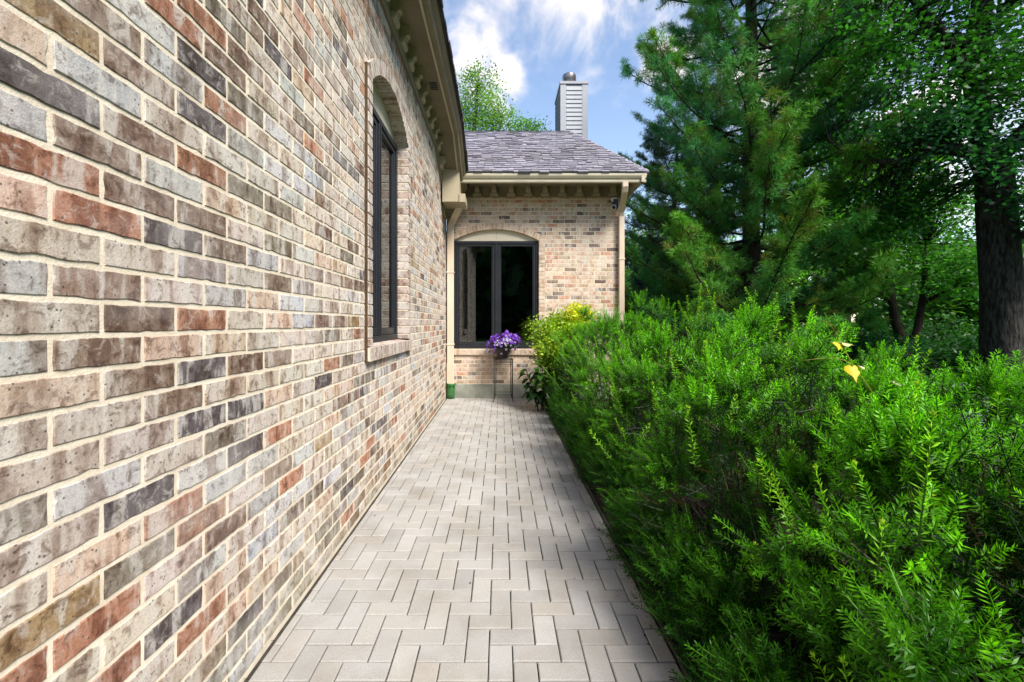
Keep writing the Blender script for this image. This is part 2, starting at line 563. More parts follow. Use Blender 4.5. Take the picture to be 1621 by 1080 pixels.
def brick_end_col(u=0):
    r = random.random()
    if r < .56: b = (.60, .445, .325)
    elif r < .76: b = (.50, .395, .29)
    elif r < .87: b = (.52, .29, .185)
    elif r < .94: b = (.18, .13, .11)
    else: b = (.26, .19, .14)
    k = random.uniform(.88, 1.12)
    return tuple(min(.62, max(.02, c * k * random.uniform(.97, 1.03))) for c in b) + (random.random(),)


def one_brick(mb, mapf, u0, u1, v0, v1, d0, d1, colr, e, near):
    """brick with worn arrises: outline ring at the back and an inset, jittered ring in front"""
    nu = 9 if near else 2; nv = 3 if near else 2
    j = .0010 if near else .0007
    ring = []
    for a in range(nu): ring.append((u0 + (u1 - u0) * a / nu, v0, 0, 1))
    for a in range(nv): ring.append((u1, v0 + (v1 - v0) * a / nv, -1, 0))
    for a in range(nu): ring.append((u1 - (u1 - u0) * a / nu, v1, 0, -1))
    for a in range(nv): ring.append((u0, v1 - (v1 - v0) * a / nv, 1, 0))
    n = len(ring)
    cu, cv = (u0 + u1) / 2, (v0 + v1) / 2
    A, B, C = [], [], []
    dd = random.uniform(-.0010, .0010); tl = random.uniform(-.005, .005)
    for (u, v, nx, ny) in ring:
        ju, jv = random.gauss(0, j), random.gauss(0, j)
        if near and random.random() < .05: ju += nx * .0035; jv += ny * .0035
        su = 1 if u < cu else -1; sv = 1 if v < cv else -1
        at_u = abs(u - u0) < 1e-6 or abs(u - u1) < 1e-6; at_v = abs(v - v0) < 1e-6 or abs(v - v1) < 1e-6
        A.append(mapf(u, v, d0))
        iu = su * e if at_u else 0; iv = sv * e if at_v else 0
        B.append(mapf(u + iu * .35 + ju, v + iv * .35 + jv, d1 - e * .75))
        C.append(mapf(u + iu * 1.2 + ju, v + iv * 1.2 + jv, d1 + dd + tl * (u - cu)))
    F = [list(range(2 * n, 3 * n))]
    for r in (0, n):
        for i in range(n):
            F.append((r + i, r + (i + 1) % n, r + n + (i + 1) % n, r + n + i))
    mb.poly(A + B + C, F, colr)


def lay_bricks(mb, mapf, u0, u1, v0, v1, H, L, jt, uph, vph, colf, hole=None, e=.003, nearf=None, top=None):
    k0 = math.floor((v0 - vph) / H); k1 = math.ceil((v1 - vph) / H)
    for k in range(k0, k1):
        a, b = vph + k * H + jt / 2, vph + (k + 1) * H - jt / 2
        a, b = max(a, v0), min(b, v1)
        if b - a < .012: continue
        vm = (a + b) / 2
        off = (L / 2) * (k % 2)
        spans = [(u0, u1 if top is None else min(u1, top(b)))]
        if hole is not None:
            h = hole(vm)
            if h is not None: spans = [(u0, h[0] - jt / 2), (h[1] + jt / 2, spans[0][1])]
        for (s0, s1) in spans:
            n0 = math.floor((s0 - uph - off) / L)
            x = uph + off + n0 * L
            while x < s1:
                p, q = max(x + jt / 2, s0), min(x + L - jt / 2, s1)
                if q - p > .015:
                    one_brick(mb, mapf, p, q, a, b, -.02, 0.0, colf(p), e, nearf is not None and nearf(p))
                x += L


def lay_mortar(mb, mapf, u0, u1, v0, v1, dep, hole=None, mi=1, step=.03, vspan=None):
    if hole is None:
        mb.poly([mapf(u0, v0, dep), mapf(u1, v0, dep), mapf(u1, v1, dep), mapf(u0, v1, dep)], [(0, 1, 2, 3)], (1, 1, 1, 1), mi); return
    ha, hb = vspan
    lay_mortar(mb, mapf, u0, u1, v0, ha, dep, None, mi); lay_mortar(mb, mapf, u0, u1, hb, v1, dep, None, mi)
    n = int((hb - ha) / step) + 1
    for i in range(n):
        a, b = ha + (hb - ha) * i / n, ha + (hb - ha) * (i + 1) / n
        h = hole((a + b) / 2)
        if h is None: lay_mortar(mb, mapf, u0, u1, a, b, dep, None, mi)
        else:
            lay_mortar(mb, mapf, u0, h[0], a, b, dep, None, mi); lay_mortar(mb, mapf, h[1], u1, a, b, dep, None, mi)


class Arch:
    def __init__(s, a, b, z0, zs, rise, ring):
        s.a, s.b, s.z0, s.zs, s.rise, s.ring = a, b, z0, zs, rise, ring
        s.w = (b - a) / 2; s.c = (a + b) / 2
        s.R = (s.w ** 2 + rise ** 2) / (2 * rise); s.zc = zs + rise - s.R
        s.half = math.asin(s.w / s.R)

    def hole(s, off, z0):
        def f(z):
            if z < z0: return None
            if z <= s.zs: return (s.a - off, s.b + off)
            q = (s.R + off) ** 2 - (z - s.zc) ** 2
            if q <= 0: return None
            h = min(math.sqrt(q), s.w + off)
            return (s.c - h, s.c + h)
        return f

    def pt(s, t, r):
        return (s.c + r * math.sin(t), s.zc + r * math.cos(t))


def surround(mapf, A, H, vph, proud, rec, colf, mats, jw, sill_h, sill_proud):
    mb = MB()
    # jamb headers
    for side in (0, 1):
        u0, u1 = (A.a - jw, A.a) if side == 0 else (A.b, A.b + jw)
        k = math.floor((A.z0 - sill_h - vph) / H)
        while True:
            v0, v1 = vph + k * H + .005, vph + (k + 1) * H - .005
            k += 1
            lo = A.z0 - (sill_h if False else 0)
            v0, v1 = max(v0, lo), min(v1, A.zs + .06)
            if v0 > A.zs: break
            if v1 - v0 < .015: continue
            j = random.uniform(-.002, .002); c = colf()
            mb_box(mb, mapf, u0 + j, u1 + j, v0, v1, -rec, proud + random.uniform(-.002, .002), c)
        mb_box(mb, mapf, u0 + .004, u1 - .004, A.z0, A.zs + .03, -rec + .003, proud - .007, (1, 1, 1, 1), 1)
    # voussoirs
    th0 = A.half + .01
    arc = 2 * th0 * (A.R + A.ring / 2); n = max(9, int(arc / (H * .80)))
    for i in range(n):
        t0, t1 = -th0 + 2 * th0 * i / n, -th0 + 2 * th0 * (i + 1) / n
        g = .0045 / A.R
        t0 += g; t1 -= g
        c = colf(); pr = proud + random.uniform(-.002, .002)
        q = [A.pt(t0, A.R), A.pt(t1, A.R), A.pt(t1, A.R + A.ring), A.pt(t0, A.R + A.ring)]
        P = [mapf(u, v, -rec) for (u, v) in q] + [mapf(u, v, pr) for (u, v) in q]
        mb.poly(P, [(0, 1, 2, 3), (4, 5, 6, 7), (0, 1, 5, 4), (1, 2, 6, 5), (2, 3, 7, 6), (3, 0, 4, 7)], c)
    m = 24
    for i in range(m):
        t0, t1 = -th0 + 2 * th0 * i / m, -th0 + 2 * th0 * (i + 1) / m
        q = [A.pt(t0, A.R + .004), A.pt(t1, A.R + .004), A.pt(t1, A.R + A.ring - .003), A.pt(t0, A.R + A.ring - .003)]
        P = [mapf(u, v, -rec + .004) for (u, v) in q] + [mapf(u, v, proud - .008) for (u, v) in q]
        mb.poly(P, [(0, 1, 2, 3), (4, 5, 6, 7), (0, 1, 5, 4), (2, 3, 7, 6)], (1, 1, 1, 1), 1)
    obj('window_surround', mb, mats, house)
    # rowlock sill, sloped to shed water
    ms = MB()
    u = A.a - jw; w = H * .80
    while u < A.b + jw - .02:
        u1 = min(u + w, A.b + jw); c = colf(); p = sill_proud + random.uniform(-.002, .002)
        zb, zt = A.z0 - sill_h, A.z0
        dr = .022
        q = [(-rec, zb), (p, zb), (p, zt - dr), (-rec, zt)]
        P = [mapf(u + .004, v, d) for (d, v) in q] + [mapf(u1 - .004, v, d) for (d, v) in q]
        ms.poly(P, [(0, 1, 2, 3), (4, 5, 6, 7), (0, 1, 5, 4), (1, 2, 6, 5), (2, 3, 7, 6), (3, 0, 4, 7)], c)
        u += w
    q = [(-rec + .003, A.z0 - sill_h + .003), (sill_proud - .007, A.z0 - sill_h + .003), (sill_proud - .007, A.z0 - .027), (-rec + .003, A.z0 - .005)]
    P = [mapf(A.a - jw + .002, v, d) for (d, v) in q] + [mapf(A.b + jw - .002, v, d) for (d, v) in q]
    ms.poly(P, [(0, 1, 2, 3), (4, 5, 6, 7), (0, 1, 5, 4), (1, 2, 6, 5), (2, 3, 7, 6), (3, 0, 4, 7)], (1, 1, 1, 1), 1)
    obj('window_sill', ms, mats, house)


def mb_box(mb, mapf, u0, u1, v0, v1, d0, d1, col=(1, 1, 1, 1), mi=0, bev=.0025):
    b = MB(); b.box((u0, v0, d0), (u1, v1, d1), bev=bev)
    mb.poly([mapf(*p) for p in b.v], b.f, col, mi)


def window(mapf, A, d, mull, room_depth, curtain=False):
    root = MB()
    fw = .052
    a, b, z0, z1 = A.a, A.b, A.z0, A.zs
    # fixed outer frame with a raised lip, centre post
    for (u0, u1, v0, v1) in ((a, a + fw, z0, z1), (b - fw, b, z0, z1), (a + fw, b - fw, z1 - fw, z1), (a + fw, b - fw, z0, z0 + fw)):
        mb_box(root, mapf, u0, u1, v0, v1, d - .09, d, bev=.004)
    mb_box(root, mapf, mull - .030, mull + .030, z0 + fw, z1 - fw, d - .09, d - .002, bev=.004)
    mb_box(root, mapf, mull - .008, mull + .008, z0 + fw, z1 - fw, d - .002, d + .008, bev=.002)
    win = obj('window', root, M['frame'], house)
    for (u0, u1) in ((a + fw, mull - .030), (mull + .030, b - fw)):
        s = MB(); v0, v1 = z0 + fw, z1 - fw; sw = .048
        for (p0, p1, q0, q1) in ((u0, u0 + sw, v0, v1), (u1 - sw, u1, v0, v1), (u0 + sw, u1 - sw, v1 - sw, v1), (u0 + sw, u1 - sw, v0, v0 + sw * 1.5)):
            mb_box(s, mapf, p0 + .002, p1 - .002, q0 + .002, q1 - .002, d - .06, d - .016, bev=.004)
        for (p0, p1, q0, q1) in ((u0 + sw, u0 + sw + .014, v0 + sw, v1 - sw), (u1 - sw - .014, u1 - sw, v0 + sw, v1 - sw)):
            mb_box(s, mapf, p0, p1, q0, q1, d - .06, d - .027, bev=.003)
        obj('sash', s, M['frame'], win)
        g = MB(); mb_box(g, mapf, u0 + sw - .01, u1 - sw + .01, v0 + sw, v1 - sw + .01, d - .047, d - .041, bev=.001)
        obj('pane', g, M['glass'], win)
    # painted panel filling the arch
    p = MB(); n = 28; out = []
    for i in range(n + 1):
        t = -A.half + 2 * A.half * i / n
        out.append(A.pt(t, A.R - .001))
    out += [(A.b, A.zs + .001), (A.a, A.zs + .001)]
    p.prism(out, lambda u, v: mapf(u, v, d - .08), lambda u, v: mapf(u, v, d - .022))
    obj('arch_panel', p, M['panel'], win)
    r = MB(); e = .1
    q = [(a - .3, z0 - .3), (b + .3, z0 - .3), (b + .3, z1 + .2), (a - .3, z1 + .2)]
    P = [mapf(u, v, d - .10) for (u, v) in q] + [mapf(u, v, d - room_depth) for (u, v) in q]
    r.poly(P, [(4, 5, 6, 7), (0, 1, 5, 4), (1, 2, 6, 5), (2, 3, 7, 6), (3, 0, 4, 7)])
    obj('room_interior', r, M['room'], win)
    if curtain:
        c = MB(); P = []; nn = 60
        for i in range(nn + 1):
            u = mull + .06 + (b - mull - .1) * i / nn
            dd = d - .16 + .007 * math.sin(i * .8) + .012 * math.sin(i * .23)
            P += [mapf(u + .10 * (i / nn - .5), z0 + .02, dd), mapf(u, z1 + .05, dd), mapf(u, z1 + .05, dd - .004), mapf(u + .10 * (i / nn - .5), z0 + .02, dd - .004)]
        F = []
        for i in range(nn):
            for k in range(4):
                F.append((i * 4 + k, i * 4 + (k + 1) % 4, i * 4 + 4 + (k + 1) % 4, i * 4 + 4 + k))
        c.poly(P, F, smooth=True)
        obj('curtain', c, M['curtain'], win)
    return win


side = lambda u, v, d: (XW + d, u, v)
end = lambda u, v, d: (u, YE - d, v)

# --- side wall
HS, LS = .0862, .2639
AS = Arch(3.507, 4.869, 1.245, 3.315, .26, .118)
HOLE_S = AS.hole(.058, 1.14)
drop = lambda y: 0.0 if y < 7.0 else -(y - 7.0) * .5
mb = MB()
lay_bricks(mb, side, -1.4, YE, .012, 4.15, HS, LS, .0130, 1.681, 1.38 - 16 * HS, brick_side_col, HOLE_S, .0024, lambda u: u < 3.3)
hm = AS.hole(.06, 1.14)
lay_mortar(mb, side, -1.4, YE, -.02, 4.15, -.0034, hm, 1, .03, (1.14, AS.zs + AS.rise + .07))
lay_mortar(mb, side, -1.4, YE, 4.15, 4.3, -.02, None, 1)
obj('brick_wall', mb, [M['brick_side'], M['mortar']], house)
mb = MB(); mb.box((XW - .15, -1.4, -.3), (XW - .006, YE, .004), bev=.004)
obj('foundation', mb, M['base_course'], house)


def soft_side():
    c = brick_side_col(); k = random.uniform(.9, 1.05)
    b = (.52, .44, .38)
    return tuple(b[i] * .75 * k + c[i] * .25 for i in range(3)) + (c[3],)


surround(side, AS, HS, 1.38 - 16 * HS, .027, .16, soft_side, [M['brick_side'], M['mortar']], .117, .125, .04)
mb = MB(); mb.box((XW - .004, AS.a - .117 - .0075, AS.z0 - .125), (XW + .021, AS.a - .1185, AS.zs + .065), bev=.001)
obj('surround_shade', mb, M['surround_shade'], house)  # added strip, paints the shade on the surround's near side
window(side, AS, -.09, AS.c - .02, 1.6)

# --- end wall
HE, LE = .0758, .2276
AE = Arch(-.896, .729, .937, 2.976, .215, .115)
HOLE_E = AE.hole(.055, .85)
XE = 2.27
mb = MB()
lay_bricks(mb, end, XW + .002, XE, .267, 3.80, HE, LE, .0105, .985, .268, brick_end_col, HOLE_E, .0028)
lay_mortar(mb, end, XW + .002, XE, .26, 3.80, -.004, AE.hole(.056, .85), 1, .03, (.85, AE.zs + AE.rise + .07))
obj('brick_wall', mb, [M['brick_end'], M['mortar']], house)
mb = MB(); mb.box((XW + .002, YE - .002, -.3), (XE - .01, YE + .2, .258), bev=.006)
obj('foundation', mb, M['concrete'], house)
gable = lambda u, v, d: (XE + d, u, v)
mb = MB()
lay_bricks(mb, gable, YE, 12.6, .267, 3.80, HE, LE, .0105, YE, .268, brick_end_col, None, .0028)
lay_mortar(mb, gable, YE, 12.6, -.1, 3.80, -.0055, None, 1)
obj('brick_wall', mb, [M['brick_side'], M['mortar']], house)


def soft_end():
    c = brick_end_col(); k = random.uniform(.92, 1.05); b = (.55, .425, .31)
    return tuple(b[i] * .8 * k + c[i] * .2 for i in range(3)) + (c[3],)


surround(end, AE, HE, .268, .008, .12, soft_end, [M['brick_end'], M['mortar']], .117, .122, .035)
win_e = window(end, AE, -.045, -.075, 2.2, True)
# small fixing screws in the arch panel of the end window
for z in (3.03, 3.10, 3.14):
    mb = MB()
    mb.tube([(-.07, YE + .068, z), (-.07, YE + .063, z)], .006, 8)
    obj('screw', mb, M['iron'], win_e)

# --- eave of the side wing
def st(y):
    return lambda a, b: (a, y, b + drop(y))


YS = [-1.6, 7.0, 8.2]
STN = [st(y) for y in YS]


def side_part(name, outline, mat, ys=YS):
    mb = MB(); mb.sweep(outline, [st(y) for y in ys]); return obj(name, mb, mat, house)


def rect(x0, x1, z0, z1): return [(x0, z0), (x1, z0), (x1, z1), (x0, z1)]


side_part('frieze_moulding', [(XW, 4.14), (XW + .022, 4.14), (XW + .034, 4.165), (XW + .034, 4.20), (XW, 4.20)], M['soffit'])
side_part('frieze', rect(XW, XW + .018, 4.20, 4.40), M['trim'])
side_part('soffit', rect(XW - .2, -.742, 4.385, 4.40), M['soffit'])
side_part('fascia', rect(-.742, -.718, 4.345, 4.50), M['trim_light'])
side_part('gutter', [(-.716, 4.355), (-.665, 4.355), (-.655, 4.372), (-.650, 4.398), (-.622, 4.42), (-.608, 4.442), (-.600, 4.445), (-.600, 4.462), (-.612, 4.462), (-.618, 4.45), (-.63, 4.45), (-.716, 4.44)], M['soffit'])  # beige gutter in a dark tone, its shade put into the colour
side_part('roof', [(-.735, 4.47), (-.585, 4.468), (-.578, 4.50), (-3.2, 6.9), (-3.2, 6.8), (-.735, 4.45)], M['roof_under'])
mb = MB()
for k in range(3):
    y = -1.6
    while y < 8.2:
        w = random.uniform(.09, .2); y1 = min(y + w, 8.2)
        s0 = k * .13 + random.uniform(-.012, .012)
        x0, z0 = -.560 - s0 * .74, 4.488 + s0 * .675
        x1, z1 = x0 - .16, z0 + .14
        c = tuple(v * random.uniform(.7, 1.2) for v in (.10, .095, .12)) + (1,)
        P = []
        for yy in (y + .003, y1 - .003):
            dz = drop(yy)
            P += [(x0, yy, z0 + dz), (x1, yy, z1 + dz - .004), (x1, yy, z1 + .012 + dz), (x0 + .004, yy, z0 + .022 + dz)]
        mb.poly(P, [(0, 1, 2, 3), (4, 5, 6, 7), (0, 1, 5, 4), (1, 2, 6, 5), (2, 3, 7, 6), (3, 0, 4, 7)], c)
        y = y1
obj('roof_shakes', mb, M['shake'], house)
# boxed return and frieze end board at the far end of the side eave
mb = MB()
P0 = [(-.99, 7.68), (-.70, 7.68), (-.70, 8.2), (-.99, 8.2)]
top = lambda y: 4.39 + drop(y)
pts = [(x, y, 3.49) for (x, y) in P0] + [(x, y, top(y)) for (x, y) in P0]
mb.poly(pts, [(0, 1, 2, 3), (4, 5, 6, 7), (0, 1, 5, 4), (1, 2, 6, 5), (2, 3, 7, 6), (3, 0, 4, 7)])
mb.box((-.702, 7.66, 3.475), (-.60, 8.215, 3.62), bev=.004)
obj('eave_box', mb, M['trim'], house)
mb = MB(); mb.box((XW, 7.98, 3.33), (XW + .03, 8.22, 3.86), bev=.004)
obj('trim_board', mb, M['trim'], house)
mb = MB()
for k in range(4): mb.box((-.90 + .02, 5.55 + k * .05, 4.379), (-.79, 5.575 + k * .05, 4.386))
obj('soffit_vent', mb, M['roof_under'], house)


def bracket(mb, f, s):
    """stepped corbel; f(a,p,z): a along the wall, p outward, z down from the soffit"""
    w, wf = .060 * s, .083 * s
    for (hw, prof) in ((w * .82, [(0, 0), (.105, 0), (.105, -.10), (.085, -.135), (0, -.135)]), (wf, [(0, -.135), (.088, -.135), (.088, -.165), (.068, -.192), (0, -.192)]),
                       (w * .62, [(.105, 0), (.150, 0), (.150, -.075), (.138, -.095), (.105, -.095)])):
        prof = [(p * s, z * s) for (p, z) in prof]
        mb.prism(prof, lambda p, z: f(-hw, p, z), lambda p, z: f(hw, p, z))


yb = 4.167 - .364 * 14
while yb < 7.75:
    mb = MB(); b = drop(yb)
    bracket(mb, lambda a, p, z: (XW + .018 + p * .62, yb + a, 4.385 + b + z), 1.02)
    obj('eave_bracket', mb, M['trim'], house)
    yb += .364

# --- eave of the end wing
def en(x): return lambda a, b: (x, a, b)


XG = 2.56


def end_part(name, outline, mat, x0=XW - 1.0, x1=XG):
    mb = MB(); mb.sweep(outline, [en(x0), en(x1)]); return obj(name, mb, mat, house)


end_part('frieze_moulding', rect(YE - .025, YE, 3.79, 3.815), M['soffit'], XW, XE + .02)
end_part('frieze', rect(YE - .018, YE, 3.815, 3.99), M['soffit'], XW, XE + .02)  # dark tone instead of trim, shade under the eave painted in
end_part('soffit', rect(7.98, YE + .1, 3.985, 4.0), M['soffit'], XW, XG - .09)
end_part('fascia', rect(7.955, 7.98, 3.90, 4.05), M['trim_light'], XW, XG - .09)
end_part('gutter', [(7.953, 3.885), (7.90, 3.885), (7.893, 3.90), (7.893, 3.935), (7.872, 3.955), (7.855, 3.985), (7.850, 4.0), (7.850, 4.03), (7.862, 4.035), (7.868, 4.02), (7.88, 4.0), (7.953, 4.0)], M['trim_light'], XW - .2, XG)
mb = MB(); mb.sweep([(XG - .092, 3.885), (XG - .04, 3.885), (XG - .033, 3.935), (XG - .01, 3.985), (XG, 4.03), (XG - .012, 4.035), (XG - .03, 4.0), (XG - .092, 4.0)], [lambda a, b: (a, 7.852, b), lambda a, b: (a, 12.6, b)])
obj('gutter', mb, M['trim_light'], house)
mb = MB(); mb.box((XG - .118, 7.98, 3.90), (XG - .094, 12.6, 4.05)); obj('fascia', mb, M['trim_light'], house)
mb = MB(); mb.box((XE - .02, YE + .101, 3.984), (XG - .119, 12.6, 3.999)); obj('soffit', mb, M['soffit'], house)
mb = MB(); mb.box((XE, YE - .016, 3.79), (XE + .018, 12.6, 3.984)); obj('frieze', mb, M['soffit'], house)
xb = (950 - 792) / 83.67 + .32 * 0 + .0
xs = [(755.5 + 26.72 * k - 792) / 83.67 for k in range(-1, 9)]
for xb in xs:
    mb = MB(); bracket(mb, lambda a, p, z: (xb + a, YE - .018 - p * .8, 3.985 + z), .95)
    obj('eave_bracket', mb, M['corbel'], house)

# --- roof of the end wing: rows of split shakes on a hip
Y0, Z0, Y1, Z1 = 7.845, 4.035, 9.6, 5.485
XH0, XH1 = 2.60, 1.50
SL = math.hypot(Y1 - Y0, Z1 - Z0); cy, cz = (Y1 - Y0) / SL, (Z1 - Z0) / SL
mb = MB()
mb.poly([(XW - 2.5, Y0 + .02, Z0), (XH0 - .03, Y0 + .02, Z0), (XH1, Y1, Z1 - .02), (XW - 2.5, Y1, Z1 - .02), (XW - 2.5, 2 * Y1 - Y0, Z0), (XH0, 2 * Y1 - Y0, Z0)],
        [(0, 1, 2, 3), (3, 2, 5, 4), (1, 5, 2), (0, 3, 4), (0, 4, 5, 1)])
obj('roof', mb, M['roof_under'], house)
mb = MB(); NR = 23
for k in range(NR + 1):
    s = k / NR * SL; x = -1.9 + random.uniform(0, .1)
    xm = XH0 + (XH1 - XH0) * s / SL
    while x < xm:
        w = random.choice((.09, .12, .15, .19, .22)) * random.uniform(.9, 1.1); x1 = min(x + w, xm)
        sj = s + random.gauss(0, .015); s2 = min(s + .19, SL + .03)
        th = random.uniform(.018, .030)
        r = random.random()
        b = (.25, .235, .275) if r < .62 else (.295, .28, .32) if r < .86 else (.17, .16, .20)
        kk = random.uniform(.85, 1.15); c = tuple(v * kk for v in b) + (1,)
        nrm = (-cz, cy)
        def pp(xx, ss, h): return (xx, Y0 + ss * cy + nrm[0] * h, Z0 + ss * cz + nrm[1] * h)
        lift = random.uniform(0, .005)
        j0 = random.gauss(0, .004)
        P = [pp(x + .003, sj, .002), pp(x1 - .003, sj + j0, .002), pp(x1 - .003, sj + j0, th + .006 + lift), pp(x + .003, sj, th + .006 + lift),
             pp(x + .003, s2, -.004), pp(x1 - .003, s2, -.004), pp(x1 - .003, s2, .005), pp(x + .003, s2, .005)]
        mb.poly(P, [(0, 1, 2, 3), (4, 5, 6, 7), (0, 1, 5, 4), (1, 2, 6, 5), (2, 3, 7, 6), (3, 0, 4, 7)], c)
        x = x1
# hip caps and the side slope
hx, hy, hz = XH1 - XH0, Y1 - Y0, Z1 - Z0
for k in range(18):
    t0, t1 = k / 18, min(1.0, (k + 1.5) / 18)
    for sgn in (0, 1):
        c = tuple(v * random.uniform(.8, 1.15) for v in (.27, .25, .30)) + (1,)
        a = Vector((XH0 + hx * t0, Y0 + hy * t0, Z0 + hz * t0)); b = Vector((XH0 + hx * t1, Y0 + hy * t1, Z0 + hz * t1))
        o = Vector((-.11, 0, 0)) if sgn == 0 else Vector((0.02, .11, -.01))
        up = Vector((0, -.012, .022))
        P = [a, a + o, b + o, b, a + up, a + o + up, b + o + up * .4, b + up * .4]
        mb.poly(P, [(0, 1, 2, 3), (4, 5, 6, 7), (0, 1, 5, 4), (1, 2, 6, 5), (2, 3, 7, 6), (3, 0, 4, 7)], c)
obj('roof_shakes', mb, M['shake'], house)

# --- chimney
YC = 9.72; CX0, CX1 = (887 - 792) / 712 * YC, (930.5 - 792) / 712 * YC
ZT = 1.41 + (512 - 129) / 712 * YC; ZB = 4.7; YCB = YC + .92
mb = MB(); tw = .125
mb.box((CX0 + .012, YC + .012, ZB), (CX1 - .012, YCB - .012, ZT - .07))
chim = obj('chimney', mb, M['siding'], house)
mb = MB()
for (x0, x1) in ((CX0, CX0 + tw), (CX1 - tw, CX1)):
    mb.box((x0, YC - .006, ZB), (x1, YC + .03, ZT - .06), bev=.003)
    mb.box((x0, YCB - .03, ZB), (x1, YCB, ZT - .06), bev=.003)
obj('corner_trim', mb, M['siding'], chim)
mb = MB(); nb = 18
for k in range(nb):
    z1 = ZT - .10 - k * .093; z0 = z1 - .093
    if z0 < ZB: break
    mb.poly([(CX0 + tw + .003, YC - .012, z0), (CX1 - tw - .003, YC - .012, z0), (CX1 - tw - .003, YC + .006, z1), (CX0 + tw + .003, YC + .006, z1),
             (CX0 + tw + .003, YC + .02, z0), (CX1 - tw - .003, YC + .02, z0)], [(0, 1, 2, 3), (0, 4, 5, 1), (0, 3, 4), (1, 5, 2)])
    for xx, sg in ((CX0, -1), (CX1, 1)):
        mb.poly([(xx + sg * .008, YC + .03, z0), (xx + sg * .008, YCB - .03, z0), (xx - sg * .008, YCB - .03, z1), (xx - sg * .008, YC + .03, z1), (xx - sg * .012, YC + .03, z0), (xx - sg * .012, YCB - .03, z0)], [(0, 1, 2, 3), (0, 4, 5, 1)])
obj('lap_siding', mb, M['siding'], chim)
mb = MB(); mb.box((CX0 - .012, YC - .022, ZT - .06), (CX1 + .012, YCB + .02, ZT), bev=.004)
obj('chimney_cap', mb, M['siding'], chim)
mb = MB(); fc = ((CX0 + CX1) / 2 - .04, YC + .42, ZT)
mb.lathe([(.118, 0), (.118, .18), (.150, .195), (.152, .34), (.146, .355), (.13, .365), (.02, .37)], fc, 28)
obj('flue', mb, M['flue'], chim)

# --- downspouts
def square_pipe(mb, path, w, t):
    P = [Vector(p) for p in path]; S = []
    for i, p in enumerate(P):
        S.append((p, w, t))
    n = 8; prof = [(-.5, -.42), (-.42, -.5), (.42, -.5), (.5, -.42), (.5, .42), (.42, .5), (-.42, .5), (-.5, .42)]
    Q = []
    for i, (p, ww, tt) in enumerate(S):
        d = (P[min(i + 1, len(P) - 1)] - P[max(i - 1, 0)]).normalized()
        a = Vector((1, 0, 0)); a = (a - d * a.dot(d)).normalized(); b = d.cross(a)
        for (x, y) in prof: Q.append(p + a * x * ww + b * y * tt)
    F = [list(range(n))[::-1], [len(Q) - n + i for i in range(n)]]
    for k in range(len(P) - 1):
        for i in range(n): F.append((k * n + i, k * n + (i + 1) % n, (k + 1) * n + (i + 1) % n, (k + 1) * n + i))
    mb.poly(Q, F)


xd = -.935; yd = YE - .075
mb = MB()
square_pipe(mb, [(xd + .20, 8.12, 3.55), (xd + .17, 8.16, 3.47), (xd + .10, 8.25, 3.39), (xd + .03, yd - .03, 3.30), (xd, yd, 3.20), (xd, yd, 3.10), (xd, yd, .62)], .125, .085)
square_pipe(mb, [(xd, yd, .66), (xd, yd, .20)], .138, .098)
for z in (2.35, 1.0):
    mb.box((xd - .072, yd - .05, z), (xd + .072, YE, z + .03), bev=.003)
ds = obj('downspout', mb, M['downspout'], house)
mb = MB(); mb.lathe([(.075, -.02), (.078, .10), (.083, .20), (.080, .255), (.086, .28), (.078, .285)], (xd + .002, yd, 0), 20)
for k in range(9):
    t = k * .7; r = .085
    p = Vector((xd + r * math.cos(t), yd + r * math.sin(t), .25)); q = p + Vector((.05 * math.cos(t), .05 * math.sin(t), random.uniform(-.03, .07)))
    s = Vector((-math.sin(t), math.cos(t), 0)) * .02
    mb.poly([p - s, p + s, q + s * .4, q - s * .4, p - s + Vector((0, 0, .006)), p + s + Vector((0, 0, .006)), q + s * .4 + Vector((0, 0, .006)), q - s * .4 + Vector((0, 0, .006))],
            [(0, 1, 2, 3), (4, 5, 6, 7), (0, 1, 5, 4), (1, 2, 6, 5), (2, 3, 7, 6), (3, 0, 4, 7)])
obj('drain_boot', mb, M['boot'], ds)

xd = XE + .005; yd = YE - .06
mb = MB()
square_pipe(mb, [(2.19, 7.905, 3.89), (2.192, 7.908, 3.82), (2.20, 7.95, 3.75), (2.225, 8.10, 3.67), (2.25, 8.30, 3.59), (xd - .008, yd - .04, 3.51), (xd, yd, 3.42), (xd, yd, 3.30), (xd, yd, .05)], .10, .075)
for z in (2.6, 1.2): mb.box((xd - .058, yd - .045, z), (xd + .058, YE, z + .03), bev=.003)
obj('downspout', mb, M['downspout'], house)

# ------------------------------------------------------------------ security camera
sc = thing('security_camera', (2.12, YE, 3.70), 'black and white bullet security camera under the eave beside the right downspout', 'security camera')
mb = MB(); mb.box((2.085, YE - .10, 3.735), (2.19, YE - .001, 3.765), bev=.006); mb.box((2.085, YE - .10, 3.69), (2.12, YE - .07, 3.737), bev=.005)
obj('mount', mb, M['cam_white'], sc)
mb = MB(); mb.box((2.115, YE - .11, 3.565), (2.20, YE - .015, 3.733), bev=.012)
obj('housing', mb, M['cam_black'], sc)
mb = MB()
a = Vector((2.14, YE - .09, 3.60)); d = Vector((-.35, -.86, -.36)).normalized()
mb.tube([a, a + d * .03, a + d * .12, a + d * .135], [.036, .040, .046, .046], 20)
lens = obj('lens_barrel', mb, M['cam_white'], sc)
mb = MB(); mb.tube([a + d * .1345, a + d * .139], [.036, .034], 20)
obj('lens', mb, M['cam_black'], lens)

